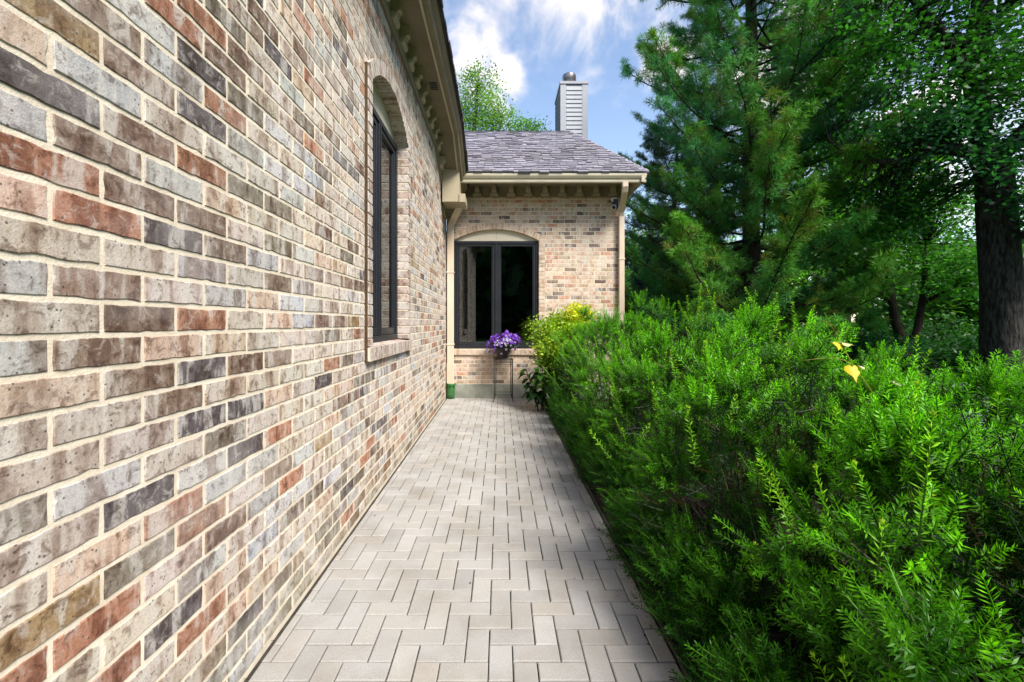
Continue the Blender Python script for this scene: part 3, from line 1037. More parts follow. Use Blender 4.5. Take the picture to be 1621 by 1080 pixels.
# ------------------------------------------------------------------ plant stand, pot and flowers
px0, py0 = .055, 8.22
stand = thing('plant_stand', (px0, py0, 0), 'tall thin black wrought iron plant stand carrying the flower pot below the end window', 'plant stand')
hw = .165; zt = .76
mb = MB()
for sgn in (-1, 1):
    mb.tube([(px0 - hw, py0 + sgn * hw, zt), (px0 + hw, py0 + sgn * hw, zt)], .007, 6); mb.tube([(px0 + sgn * hw, py0 - hw, zt), (px0 + sgn * hw, py0 + hw, zt)], .007, 6)
    mb.tube([(px0 - hw, py0 + sgn * hw, zt - .085), (px0 + hw, py0 + sgn * hw, zt - .085)], .005, 6); mb.tube([(px0 + sgn * hw, py0 - hw, zt - .085), (px0 + sgn * hw, py0 + hw, zt - .085)], .005, 6)
for k in range(-3, 4): mb.tube([(px0 + k * .05, py0 - hw, zt), (px0 + k * .05, py0 + hw, zt)], .004, 5)
obj('top_frame', mb, M['iron'], stand)
mb = MB()
for sgn in (-1, 1):
    for k in range(4):
        c = -hw + .041 + k * .083
        for (ax) in (0, 1):
            pts = []
            for i in range(19):
                t = i / 18 * 2 * math.pi * 1.35; r = .036 * (1 - i / 18 * .65)
                u, v = c + r * math.cos(t), zt - .043 + r * math.sin(t)
                pts.append((px0 + u, py0 + sgn * hw, v) if ax == 0 else (px0 + sgn * hw, py0 + u, v))
            mb.tube(pts, .003, 5)
obj('scrollwork', mb, M['iron'], stand)
for sx in (-1, 1):
    for sy in (-1, 1):
        mb = MB(); x, y = px0 + sx * hw, py0 + sy * hw
        mb.tube([(x, y, zt), (x, y, .05), (x + sx * .012, y + sy * .012, 0.004)], .0075, 7)
        mb.tube([(x - sx * .03, y, zt), (x - sx * .028, y, .12), (x - sx * .004, y, .05)], .0045, 6)
        obj('leg', mb, M['iron'], stand)
mb = MB()
for sgn in (-1, 1):
    mb.tube([(px0 - hw, py0 + sgn * hw, .13), (px0 + hw, py0 + sgn * hw, .13)], .004, 6); mb.tube([(px0 + sgn * hw, py0 - hw, .16), (px0 + sgn * hw, py0 + hw, .16)], .004, 6)
obj('stretcher', mb, M['iron'], stand)

pot = thing('flower_pot', (px0 - .01, py0, zt + .008), 'dark glazed pot overflowing with purple, lilac and white petunias on the iron stand', 'flower pot')
mb = MB(); mb.lathe([(.085, 0), (.10, .02), (.135, .12), (.15, .165), (.162, .17), (.162, .195), (.148, .195), (.14, .16), (.02, .15)], (px0 - .01, py0, zt + .008), 28)
obj('planter', mb, M['pot'], pot)
S = Soup(); n = 1500
cen = np.array([px0 + .0, py0, zt + .25])
d = rnd_dirs(n); d[:, 2] = np.abs(d[:, 2]) * .9 - .15
p = cen + d * np.array([.26, .24, .17]) * rng.uniform(.4, 1.0, (n, 1))
dd = unit(d + .6 * rng.normal(size=(n, 3))); sd_ = unit(np.cross(dd, rnd_dirs(n)))
col = np.array([.018, .045, .016]) * rng.uniform(.6, 1.5, (n, 1))
S.leaves(p, dd, sd_, rng.uniform(.03, .05, n), .010, col, col * 1.4)
S.build('foliage', M['leaf'], pot)
S = Soup()
nf = 330
d = rnd_dirs(nf); d[:, 2] = np.where(rng.random(nf) < .78, np.abs(d[:, 2]), d[:, 2] * .9)
cf = cen + np.stack([d[:, 0] * .315, d[:, 1] * .29, d[:, 2] * .20 + .02 * np.sin(d[:, 0] * 9)], 1) * rng.uniform(.90, 1.04, (nf, 1))
cf[:, 2] += .05 * (d[:, 0] > .1)
for i in range(nf):
    nrm = unit(d[i] + .35 * rng.normal(size=3) + np.array([0, -.25, .15])); a = unit(np.cross(nrm, [.2, .4, .9])); b = np.cross(nrm, a)
    x = d[i, 0]; r = rng.random()
    if abs(x) > .45 or d[i, 2] > .55: c = np.array([.24, .06, .62]) if r < .72 else np.array([.42, .26, .74])
    else: c = np.array([.60, .54, .70]) if r < .55 else (np.array([.36, .20, .70]) if r < .8 else np.array([.26, .07, .62]))
    c = c * rng.uniform(.8, 1.15)
    rad = rng.uniform(.019, .028)
    t = np.arange(5) * 2 * math.pi / 5 + rng.random()
    dirs = a[None] * np.cos(t)[:, None] + b[None] * np.sin(t)[:, None] + nrm[None] * .35
    dirs = unit(dirs); sides = np.cross(nrm[None], dirs)
    S.leaves(np.repeat(cf[i][None], 5, 0), dirs, sides, rad, rad * .62, np.repeat((c * .45)[None], 5, 0), np.repeat(c[None], 5, 0), .62)
S.build('blossoms', M['petal'], pot)['kind'] = 'stuff'

# ------------------------------------------------------------------ utility box behind the hedge
ub = thing('utility_box', (6.2, 6.2, -.03), 'small pale grey metal utility box behind the hedge near the thick tree trunk', 'utility box')
mb = MB(); mb.box((6.01, 6.0, -.03), (6.53, 6.4, .53), bev=.012); obj('cabinet', mb, M['utility'], ub)
mb = MB(); mb.box((5.99, 5.98, .53), (6.55, 6.42, .575), bev=.012); obj('lid', mb, M['utility'], ub)
mb = MB(); mb.box((6.05, 5.992, .03), (6.49, 6.0, .49), bev=.003); mb.box((6.43, 5.975, .25), (6.46, 5.992, .33), bev=.004); obj('door', mb, M['utility'], ub)
# ------------------------------------------------------------------ yew hedge
def shrub_surface(n, rx, ry, h, seed):
    """points and normals on a lumpy rounded shrub"""
    az = rng.uniform(0, 2 * math.pi, n); t = rng.uniform(0.0, 1.0, n)
    prof = np.where(t < .58, .93 + .07 * np.sin(t / .58 * math.pi / 2), np.sqrt(np.maximum(0, 1 - ((t - .58) / .42) ** 2)) ** .85)
    # fill the crown top
    top = rng.random(n) < .30
    rr = np.sqrt(rng.random(n)); prof = np.where(top, rr * .9, prof)
    t = np.where(top, .58 + .42 * np.sqrt(1 - (prof) ** 2), t)
    lump = 1 + .12 * np.sin(3 * az + seed) + .10 * np.sin(5 * az + 2.1 * seed + 5 * t) + .07 * np.sin(8 * az + seed * 3.3 + 9 * t)
    zl = 1 + .11 * np.sin(4 * az + seed * 1.7) * prof + .05 * np.sin(7 * az + seed)
    p = np.stack([np.cos(az) * rx * prof * lump, np.sin(az) * ry * prof * lump, t * h * zl], 1)
    nz = np.where(t < .58, .12, (t - .58) / .42 * 1.6 + .15)
    nrm = unit(np.stack([np.cos(az) * prof, np.sin(az) * prof, nz], 1))
    return p, nrm


def yew_needles(S, base, d, L, step, nl, nw, c_old, c_new, tipmix, rings=True):
    """needles spirally set along straight-ish shoots"""
    ns = len(base)
    cnt = np.maximum(8, (L / step).astype(int))
    idx = np.repeat(np.arange(ns), cnt)
    start = np.concatenate([[0], np.cumsum(cnt)[:-1]])
    k = np.arange(len(idx)) - start[idx]
    t = (k + .5) / cnt[idx]
    dd = d[idx]
    ref = unit(rng.normal(size=(ns, 3)))
    a = unit(np.cross(d, ref)); b = np.cross(d, a)
    ph = k * 2.4 + rng.uniform(-.5, .5, len(k))
    # flattened into two ranks on about half of the shoots
    flat = (rng.random(ns) < .5).astype(float)[idx]
    sp = np.sin(ph) * (1 - .72 * flat); cp = np.cos(ph)
    rad = unit(a[idx] * cp[:, None] + b[idx] * sp[:, None])
    fwd = (.28 + .95 * t ** 5)[:, None]
    nd = unit(rad + dd * fwd + np.array([0, 0, .16]) + .10 * rng.normal(size=(len(k), 3)))
    bend = np.array([0, 0, 1.0]) * (.10 * L[idx] * t ** 2)[:, None]
    pos = base[idx] + dd * (L[idx] * t)[:, None] + bend
    ln = nl * (1.0 - .55 * t ** 6) * rng.uniform(.8, 1.15, len(k))
    side = unit(np.cross(nd, dd + .4 * rng.normal(size=(len(k), 3))))
    mix = np.clip(tipmix[idx] * (.35 + .9 * t), 0, 1)[:, None]
    c = c_old[idx] * (1 - mix) + c_new[idx] * mix
    c = c * rng.uniform(.75, 1.25, (len(k), 1))
    S.leaves(pos, nd, side, ln, nw, c * .85, c * 1.12, .5)
    S.twigs(base, base + d * (L * .5)[:, None] + np.array([0, 0, .10]) * (L * .25)[:, None], .0022, .0018, c_old * .6 + np.array([.03, .03, .005]))
    S.twigs(base + d * (L * .5)[:, None] + np.array([0, 0, .10]) * (L * .25)[:, None], base + d * L[:, None] + np.array([0, 0, .1]) * L[:, None], .0018, .0009, c_old * .4 + c_new * .5)


def yew(loc, rx, ry, h, seed, label, nclump=150, per=15, fine=1.0, leaders=40):
    global rng
    rng = np.random.default_rng(seed)
    root = thing('yew_shrub', loc, label, 'shrub', 'yew shrubs forming the hedge along the path')
    o = np.array(loc)
    S = Soup()
    p, nrm = shrub_surface(nclump, rx, ry, h, seed)
    inset = .36 * rng.random(nclump) ** 1.3
    low = rng.random(nclump) < .20
    p[low, 2] = rng.uniform(.10, .34, low.sum())
    inset[low] = .03
    p = p - nrm * inset[:, None]
    p[:, 2] = np.maximum(p[:, 2], .10)
    p[:, 0] = np.maximum(p[:, 0], .745 - loc[0] + rng.uniform(0, .09, nclump))
    sk = np.arange(nclump) % 6 == 0                # boughs hanging low along the path edge
    p[sk] = np.stack([rng.uniform(.73, .87, sk.sum()) - loc[0], rng.uniform(-ry, ry, sk.sum()), rng.uniform(.09, .42, sk.sum())], 1)
    nrm[sk] = np.array([-.9, -.1, .35])
    ci = np.repeat(np.arange(nclump), per)
    n = len(ci)
    g = unit(nrm + np.array([0, 0, .55]) + .35 * rng.normal(size=nclump * 3).reshape(-1, 3))   # growth direction of the clump
    rad = rng.uniform(.11, .20, nclump)
    d0 = unit(g[ci] * 1.0 + .85 * rng.normal(size=(n, 3)))
    stage = rng.random(n)                          # 0 = inside the clump, 1 = its skin
    base = p[ci] + d0 * (rad[ci] * stage * .75)[:, None] - g[ci] * .10
    d = unit(d0 * 1.2 + g[ci] * .35 + np.array([0, 0, .25]) + .22 * rng.normal(size=(n, 3)))
    L = rng.uniform(.06, .14, n)
    hgt = np.clip(base[:, 2] / h, 0, 1.1)
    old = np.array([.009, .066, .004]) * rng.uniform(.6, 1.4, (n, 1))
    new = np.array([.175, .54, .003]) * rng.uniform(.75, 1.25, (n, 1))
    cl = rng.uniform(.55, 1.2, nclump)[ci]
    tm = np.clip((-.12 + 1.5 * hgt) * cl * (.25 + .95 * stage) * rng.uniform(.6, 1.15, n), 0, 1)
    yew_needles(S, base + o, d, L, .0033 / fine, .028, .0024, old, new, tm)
    # bright upright leaders of this year's growth
    pl, nl_ = shrub_surface(leaders, rx, ry, h, seed)
    pl[:, 2] = np.maximum(pl[:, 2], h * rng.uniform(.35, .8, leaders))
    d2 = unit(nl_ * .55 + np.array([0, 0, .9]) + .3 * rng.normal(size=(leaders, 3)))
    L2 = .09 + .22 * rng.random(leaders) ** 1.6
    newb = np.array([.24, .52, .012]) * rng.uniform(.8, 1.25, (leaders, 1))
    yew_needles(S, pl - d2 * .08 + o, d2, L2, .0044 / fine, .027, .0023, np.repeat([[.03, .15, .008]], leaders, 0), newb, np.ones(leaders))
    # pale bud rosettes at the leader tips
    tip = pl - d2 * .08 + o + d2 * L2[:, None] + np.array([0, 0, .1]) * L2[:, None]
    ti = np.repeat(np.arange(leaders), 9)
    bd = unit(d2[ti] + .55 * rng.normal(size=(len(ti), 3)))
    cb = np.array([.34, .50, .03]) * rng.uniform(.8, 1.2, (len(ti), 1))
    S.leaves(tip[ti] - d2[ti] * .006, bd, unit(np.cross(bd, rnd_dirs(len(ti)))), rng.uniform(.010, .018, len(ti)), .0019, cb, cb)
    # older, shaded inner growth
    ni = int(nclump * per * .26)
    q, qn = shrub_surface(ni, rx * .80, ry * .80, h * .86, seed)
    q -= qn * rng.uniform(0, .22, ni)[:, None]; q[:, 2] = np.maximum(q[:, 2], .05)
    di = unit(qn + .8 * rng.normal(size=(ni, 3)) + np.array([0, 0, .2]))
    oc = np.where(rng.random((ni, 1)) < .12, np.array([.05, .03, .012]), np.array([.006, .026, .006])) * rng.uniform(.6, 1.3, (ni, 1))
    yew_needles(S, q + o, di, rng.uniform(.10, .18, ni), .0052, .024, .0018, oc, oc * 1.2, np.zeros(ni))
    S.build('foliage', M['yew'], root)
    mb = MB()
    for i in range(0, nclump, 2):
        e = Vector(p[i]) - Vector(g[i]) * .12 - Vector(nrm[i]) * .16
        b = Vector((rng.normal() * .10 + e.x * .12, rng.normal() * .10 + e.y * .12, -.02))
        m = b.lerp(e, .5) + Vector((0, 0, -.06 * h)) + Vector(rng.normal(size=3)) * .03
        mb.tube([b + Vector(o), m + Vector(o), e + Vector(o)], [.012, .006, .002], 5)
    obj('branches', mb, M['bark_brown'], root)
    return root


YEWS = [((1.72, 1.20, 0), .94, .72, 1.17, 3, 'lowest yew shrub, nearest the camera at the right edge of the photo', 135, 40, 1.1, 56),
        ((1.53, 2.05, 0), .92, .68, 1.27, 5, 'broad yew shrub with the yellow leaved vine growing out of it', 130, 38, 1.05, 46),
        ((1.60, 3.20, 0), .98, .68, 1.47, 8, 'tall yew shrub third from the camera, bright pointed top against the pine', 105, 36, 1.0, 50),
        ((1.53, 4.30, 0), .94, .70, 1.20, 13, 'yew shrub at the dip in the middle of the hedge', 95, 34, .9, 34),
        ((1.57, 5.45, 0), .98, .74, 1.60, 21, 'dense yew shrub second from the far end of the hedge', 95, 34, .85, 36),
        ((1.56, 6.55, 0), .88, .66, 1.58, 34, 'farthest yew shrub of the hedge, touching the yellow green shrub', 85, 34, .8, 34)]
for a in YEWS: yew(*a)


# ------------------------------------------------------------------ small broad leaved shrub by the house corner
def leafy_clusters(S, cen, rad, n, per, size, c, var=.3, up=.3, spread=.16, flat=.5):
    d = rnd_dirs(n); r = rng.random(n) ** .45
    cc = cen + d * rad * r[:, None]
    ci = np.repeat(np.arange(n), per)
    p = cc[ci] + rng.normal(size=(len(ci), 3)) * spread * np.array([1, 1, .7])
    nd = unit(rng.normal(size=(len(ci), 3)) * np.array([1, 1, flat]) + d[ci] * .4 + np.array([0, 0, up]))
    k = (rng.uniform(1 - var, 1 + var, (n, 1)))[ci] * rng.uniform(.8, 1.2, (len(ci), 1))
    col = c * k
    s = size * rng.uniform(.7, 1.25, len(ci))
    side = unit(np.cross(nd, np.array([0, 0, 1.0]) + .7 * rng.normal(size=(len(ci), 3))))
    S.leaves(p, nd, side, s, s * .34, col * .9, col * 1.1, .45, .08)
    return cc


rng = np.random.default_rng(77)
sh = thing('leafy_shrub', (1.12, 7.5, 0), 'yellow green small leaved shrub between the end window and the hedge', 'shrub')
S = Soup()
cc = []
for (c, r, n, colr) in (((1.05, 7.45, 1.05), (.42, .40, .62), 190, (.30, .44, .03)), ((1.28, 7.55, 1.45), (.26, .26, .28), 80, (.58, .56, .03)), ((.80, 7.5, 1.22), (.26, .26, .30), 70, (.28, .44, .05)), ((1.0, 7.3, .6), (.42, .36, .5), 110, (.08, .20, .02)), ((.82, 7.35, .95), (.24, .24, .3), 60, (.34, .46, .04))):
    cc.append(leafy_clusters(S, np.array(c), np.array(r), n, 34, .050, np.array(colr), .35, .3, .065))
S.build('foliage', M['leaf'], sh)
mb = MB()
for q in np.concatenate(cc)[::4]:
    b = Vector((1.08 + rng.normal() * .08, 7.5 + rng.normal() * .08, -.02)); e = Vector(q)
    mb.tube([b, b.lerp(e, .55) + Vector(rng.normal(size=3)) * .05, e], [.011, .006, .002], 5)
obj('branches', mb, M['bark_brown'], sh)


# hydrangea: big dark leaves and pale green flower heads
def big_leaf(mb, base, d, L, wd, col, n=7, droop=.5):
    d = Vector(d).normalized(); s = d.cross(Vector((0, 0, 1))).normalized(); up = s.cross(d)
    P = []
    for i in range(n + 1):
        t = i / n; c = base + d * (L * t) + Vector((0, 0, -1)) * (droop * L * t * t)
        w = wd * (math.sin(math.pi * min(1, t * 1.02) ** .8)) ** .8 if 0 < i < n else .001
        P += [c - s * w + up * w * .35, c, c + s * w + up * w * .35]
    F = []
    for i in range(n):
        a = i * 3
        F += [(a, a + 1, a + 4, a + 3), (a + 1, a + 2, a + 5, a + 4)]
    mb.poly(P, F, (*col, 1), smooth=True)


random.seed(5)
hy = thing('hydrangea', (.66, 7.3, 0), 'low hydrangea with broad dark leaves and pale green flower heads beside the path', 'plant')
ml, mst = MB(), MB()
for k in range(20):
    az = random.uniform(1.5, 5.0); hh = random.uniform(.22, .85)
    b = Vector((.70 + random.uniform(-.10, .14), 7.25 + random.uniform(-.15, .15), 0)); e = b + Vector((math.cos(az) * random.uniform(.08, .34), math.sin(az) * random.uniform(.05, .22), hh))
    mst.tube([b, b.lerp(e, .5) + Vector((0, 0, .05)), e], [.007, .006, .004], 5)
    for q in range(7):
        t = random.uniform(.55, 1.0); p = b.lerp(e, t); a2 = az + random.uniform(-1.8, 1.8)
        cdark = random.uniform(.7, 1.3); col = (.018 * cdark, .06 * cdark, .016 * cdark) if hh < .55 or random.random() < .5 else (.06, .16, .025)
        big_leaf(ml, p, (math.cos(a2), math.sin(a2), random.uniform(-.2, .5)), random.uniform(.11, .20), random.uniform(.035, .055), col, droop=random.uniform(.3, .8))
obj('leaves', ml, M['leaf'], hy); obj('stems', mst, M['bark_brown'], hy)
for (x, z, r) in ((.655, .42, .075), (.70, .56, .06), (.74, .38, .06)):
    S = Soup(); n = 240; d = rnd_dirs(n); p = np.array([x, 7.12, z + .02]) + d * r * np.array([1, .9, .8])
    a = unit(np.cross(d, rnd_dirs(n)))
    col = np.array([.28, .42, .10]) * rng.uniform(.8, 1.25, (n, 1))
    for s in (1, -1): S.leaves(p, a * s, np.cross(d, a), .019, .010, col * .8, col, .6)
    S.build('flower_head', M['petal'], hy)


# ------------------------------------------------------------------ vine with yellow leaves growing out of the hedge
def heart_leaf(mb, c, nrm, tipd, s, col, th=.0012):
    nrm = Vector(nrm).normalized(); t = Vector(tipd); t = (t - nrm * t.dot(nrm)).normalized(); r = t.cross(nrm)
    out = [(0, -.12), (.22, -.30), (.48, -.22), (.58, .10), (.42, .42), (.16, .72), (.05, 1.05), (0, 1.2), (-.05, 1.05), (-.16, .72), (-.42, .42), (-.58, .10), (-.48, -.22), (-.22, -.30)]
    P = [c + r * (x * s) + t * (y * s) - nrm * (abs(x) * abs(x) * s * .5 + y * y * .12 * s) for (x, y) in out]
    ctr = c + t * .15 * s + nrm * .03 * s
    P2 = [ctr] + P
    n = len(out)
    mb.poly(P2, [(0, 1 + i, 1 + (i + 1) % n) for i in range(n)], (*col, 1), smooth=True)
    mb.poly([p - nrm * th for p in P2], [(0, 1 + (i + 1) % n, 1 + i) for i in range(n)], (*col, 1), smooth=True)


def at(px, py, Y): return Vector(((px - 792) / 712 * Y, Y, 1.41 + (512 - py) / 712 * Y))


vine = thing('vine', tuple(at(1396, 645, 1.9) - Vector((0, 0, .3))), 'thin climbing vine with yellowed heart shaped leaves rising from the hedge', 'vine')
mb = MB()
V = 1.66
mb.tube([at(1420, 720, 1.9), at(1396, 645, 1.74), at(1370, 605, V), at(1352, 582, V), at(1335, 550, V), at(1327, 535, V)], [.0022, .0022, .0021, .0019, .0017, .0015], 6, (.33, .36, .03, 1))
mb.tube([at(1327, 535, V), at(1322, 525, V), at(1313, 512, V), at(1301, 507, V)], [.0014, .0012, .001, .0006], 6, (.30, .15, .04, 1))
mb.tube([at(1350, 580, V), at(1338, 571, V), at(1318, 566, V), at(1295, 568, V), at(1270, 571, V)], [.0015, .0013, .0011, .001, .0007], 6, (.36, .33, .06, 1))
obj('stem', mb, M['leaf'], vine)
for (px, py, s, col, nrm, td) in ((1350, 583, .046, (.66, .54, .01), (-.15, -.8, .55), (-.03, -.1, -1)), (1328, 545, .034, (.60, .54, .03), (.3, -.6, .7), (-.55, -.2, -.75)), (1335, 543, .036, (.62, .58, .30), (.1, -.3, .9), (.9, .1, -.35)),
                                  (1362, 580, .026, (.66, .60, .40), (.2, -.3, .9), (.6, .2, .1)), (1415, 604, .042, (.60, .60, .34), (.1, -.25, .95), (1, .1, .02))):
    mb = MB(); heart_leaf(mb, at(px, py, V - .01), nrm, td, s, col); obj('leaf', mb, M['leaf'], vine)


# ------------------------------------------------------------------ pine
def pine(name, loc, h, z0, spread, seed, label, cols, dens=1.0, nl=.13, trunk_r=.19):
    global rng
    rng = np.random.default_rng(seed)
    root = thing(name, loc, label, 'tree', None)
    o = np.array(loc, float)
    mt = MB(); S = Soup(); mbr = MB()
    tp = [Vector(o) + Vector((.05 * math.sin(i * 1.3), .05 * math.cos(i), h * i / 12)) for i in range(13)]
    mt.tube(tp, [trunk_r * (1 - i / 13.2) + .015 for i in range(13)], 12)
    TB, TD, TC, TL = [], [], [], []
    tw0, tw1 = [], []
    z = z0
    while z < h - .3:
        f = (z - z0) / (h - z0)
        R_ = spread * (1 - f) ** .34 * (0.82 + .18 * min(1, (z - z0) / 1.2)) + .25
        nb = rng.integers(8, 11)
        a0 = rng.uniform(0, 6.28)
        for k in range(nb):
            az = a0 + 2 * math.pi * k / nb + rng.uniform(-.35, .35)
            Lb = R_ * rng.uniform(.58, 1.08)
            zz = z + rng.uniform(-.2, .2)
            rise = rng.uniform(-.10, .22) + .30 * f
            pts = []
            for i in range(7):
                t = i / 6
                pts.append(np.array([math.cos(az + .10 * math.sin(3 * t + k)) * Lb * t, math.sin(az + .10 * math.sin(3 * t + k)) * Lb * t, zz + Lb * (rise * t + .16 * t * t - .14 * math.sin(math.pi * t))]) + o)
            r0 = .012 + .016 * Lb / 1.5 * (1 - f * .5)
            mbr.tube(pts, [r0 * (1 - .13 * i) for i in range(7)], 6)
            bh = rng.random(); bcol = (np.array([1.25, 1.0, .55]) if bh < .45 else np.array([.75, .85, 1.5]) if bh > .78 else np.array([1.0, 1.0, 1.0])) * rng.uniform(.8, 1.25)
            ntw = int(Lb * 14 * dens) + 5
            for j in range(ntw):
                t = 1.0 - (rng.random() ** 1.2) * .80
                x = t * 6; i = min(5, int(x)); b = pts[i] * (1 - (x - i)) + pts[i + 1] * (x - i)
                bd = unit(pts[i + 1] - pts[i])
                sd = np.array([-math.sin(az), math.cos(az), 0]) * (1 if j % 2 else -1)
                d = unit(bd * .6 + sd * rng.uniform(.2, 1.1) + np.array([0, 0, rng.uniform(-.25, .75)]))
                Lt = rng.uniform(.25, .62) * (1.15 - t * .55) * min(1.0, .4 + Lb / 2.2)
                if t > .97: d = unit(bd + np.array([0, 0, .3])); Lt *= .6
                e = b + d * Lt
                tw0.append(b); tw1.append(e)
                nt = 2
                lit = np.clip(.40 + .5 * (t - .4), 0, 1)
                for q in range(nt):
                    s = 1 - q * .45 + rng.uniform(-.08, .04)
                    TB.append(b + (e - b) * s - d * .02)
                    TD.append(unit(d + .30 * rng.normal(size=3) + np.array([0, 0, .28])))
                    TL.append(nl * rng.uniform(.75, 1.15))
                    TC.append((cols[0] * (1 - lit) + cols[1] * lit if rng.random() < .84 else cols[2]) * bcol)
        z += rng.uniform(.42, .62)
    TB, TD, TC, TL = np.array(TB), np.array(TD), np.array(TC), np.array(TL)
    per = 36
    ti = np.repeat(np.arange(len(TB)), per)
    n = len(ti)
    rv = rnd_dirs(n)
    nd = unit(TD[ti] * rng.uniform(.15, .95, (n, 1)) + rv * 1.0)
    p = TB[ti] + TD[ti] * rng.uniform(-.05, .05, (n, 1))
    L = TL[ti] * rng.uniform(.75, 1.1, n)
    k = rng.uniform(.75, 1.25, (len(TB), 1))[ti] * rng.uniform(.8, 1.2, (n, 1))
    c = TC[ti] * k
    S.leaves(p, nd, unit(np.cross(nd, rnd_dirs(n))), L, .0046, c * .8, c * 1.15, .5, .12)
    a, b = np.array(tw0), np.array(tw1)
    S.twigs(a, b, .006, .003, np.repeat([[.045, .032, .02]], len(a), 0))
    obj('trunk', mt, M['bark_brown'], root); obj('limbs', mbr, M['bark_brown'], root)
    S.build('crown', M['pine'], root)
    print(name, 'tufts', len(TB))
    return root


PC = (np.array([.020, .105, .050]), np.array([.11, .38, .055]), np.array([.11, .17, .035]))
pine('pine_tree', (5.35, 9.6, -.03), 14.5, .75, 2.85, 41, 'large dense pine tree with long needles behind the hedge', PC, 1.0, .16)
PB = (np.array([.030, .075, .075]), np.array([.050, .12, .10]), np.array([.04, .10, .06]))
pine('pine_tree', (5.3, 13.6, -.03), 7.6, .9, 2.1, 43, 'smaller bluish pine tree seen between the house corner and the large pine', PB, .8, .15, .12)


# ------------------------------------------------------------------ broadleaved trees
def tree(name, loc, trunk, limbs, blobs, leaf, label, group=None, bark='bark', mat='leaf', trunk_n=14, seed=1, twig=True):
    """trunk / limbs: lists of (points, radii); blobs: (centre, radii, clusters, leaves per cluster, colour, spread)"""
    global rng
    rng = np.random.default_rng(seed)
    root = thing(name, loc, label, 'tree', group)
    mb = MB()
    for (pts, rad) in trunk: mb.tube(pts, rad, trunk_n)
    obj('trunk', mb, M[bark], root)
    ml = MB(); anchors = []
    for (pts, rad) in limbs:
        ml.tube(pts, rad, 8)
        P = [np.array(p) for p in pts]
        for i in range(len(P) - 1):
            for t in (0.3, .65, 1.0): anchors.append(P[i] * (1 - t) + P[i + 1] * t)
    for (pts, rad) in trunk:
        anchors += [np.array(p) for p in pts[len(pts) // 2:]]
    A = np.array(anchors)
    S = Soup()
    for (c, r, n, per, colr, spread) in blobs:
        cc = leafy_clusters(S, np.array(c, float), np.array(r, float), n, per, leaf, np.array(colr), .38, .15, spread, .55)
        if twig:
            di = np.linalg.norm(cc[:, None] - A[None], axis=2); j = di.argmin(1)
            for i in range(len(cc)):
                a = A[j[i]]; b = cc[i]; L = np.linalg.norm(b - a)
                m = (a + b) / 2 + rng.normal(size=3) * .08 * L + np.array([0, 0, .06 * L])
                ml.tube([a, m, b], [.006 + .007 * min(L, 3), .004 + .004 * min(L, 3), .003], 5)
    if ml.v: obj('limbs', ml, M[bark], root)
    S.build('crown', M[mat], root)
    return root


def V3(*a): return Vector(a)


# thick trunked shade tree on the right
TX, TY = 8.38, 7.5
b0 = V3(TX, TY, 0)
G = (.030, .135, .018); G2 = (.048, .190, .020); G3 = (.022, .105, .040)
tree('shade_tree', (TX, TY, -.03),
     [([V3(TX + .05, TY, -.1), V3(TX + .02, TY, .25), V3(TX, TY, .9), V3(TX - .02, TY, 2.0), V3(TX - .10, TY, 3.1), V3(TX - .15, TY, 3.9), V3(TX - .28, TY + .1, 4.7), V3(TX - .26, TY + .2, 5.8), V3(TX + .02, TY + .3, 7.4), V3(TX + .3, TY + .4, 9.5)],
       [.40, .31, .28, .26, .25, .235, .155, .165, .13, .07])],
     [([V3(TX - .15, TY, 3.75), V3(TX - .6, TY - .1, 4.22), V3(TX - 1.1, TY - .1, 4.30), V3(TX - 1.7, TY, 4.1), V3(TX - 2.4, TY + .2, 4.2)], [.16, .12, .10, .06, .03]),
      ([V3(TX - .26, TY + .1, 5.2), V3(TX - .7, TY, 5.7), V3(TX - 1.3, TY - .2, 6.3), V3(TX - 2.2, TY - .3, 7.0)], [.11, .085, .06, .03]),
      ([V3(TX - .24, TY + .2, 5.9), V3(TX - .9, TY + .4, 6.6), V3(TX - 1.3, TY + .5, 7.8)], [.10, .07, .03]),
      ([V3(TX - .15, TY, 4.1), V3(TX + .6, TY - .2, 5.0), V3(TX + 1.6, TY - .4, 5.9)], [.14, .10, .05]),
      ([V3(TX - .02, TY, 6.6), V3(TX + .7, TY - .5, 7.6), V3(TX + 1.2, TY - 1.2, 8.6)], [.09, .06, .03]),
      ([V3(TX, TY - .2, 2.8), V3(TX + .2, TY - .8, 3.1), V3(TX + .3, TY - 1.4, 3.0)], [.06, .045, .02])],
     [((TX - 1.9, TY - .2, 5.9), (1.5, 1.1, 1.6), 100, 40, G, .22), ((TX - 1.2, TY + .2, 7.6), (1.9, 1.3, 1.1), 130, 40, G2, .24), ((TX + 1.3, TY - .3, 6.0), (1.3, 1.3, 1.6), 170, 38, G, .24),
      ((TX + .2, TY - .6, 8.4), (2.2, 1.6, 1.3), 150, 38, G, .26), ((TX - 1.4, TY - .2, 4.45), (1.2, .7, .5), 70, 36, G3, .17), ((TX + .35, TY - .9, 3.1), (.65, .6, .75), 60, 26, G3, .15), ((TX + .9, TY - .5, 4.4), (.7, .7, .9), 70, 28, G, .18), ((TX - .1, TY - .75, 3.7), (1.0, .45, .8), 90, 30, G3, .16), ((TX - 1.2, TY + .6, 3.6), (1.0, .6, .6), 90, 34, G, .18), ((TX - .6, TY + .3, 6.2), (1.3, .8, 1.3), 90, 36, G, .22), ((TX - .6, TY - .5, 5.3), (.9, .7, .7), 70, 28, G, .2)],
     .085, 'shade tree with a thick grey trunk at the right edge of the photo', seed=51, trunk_n=22)

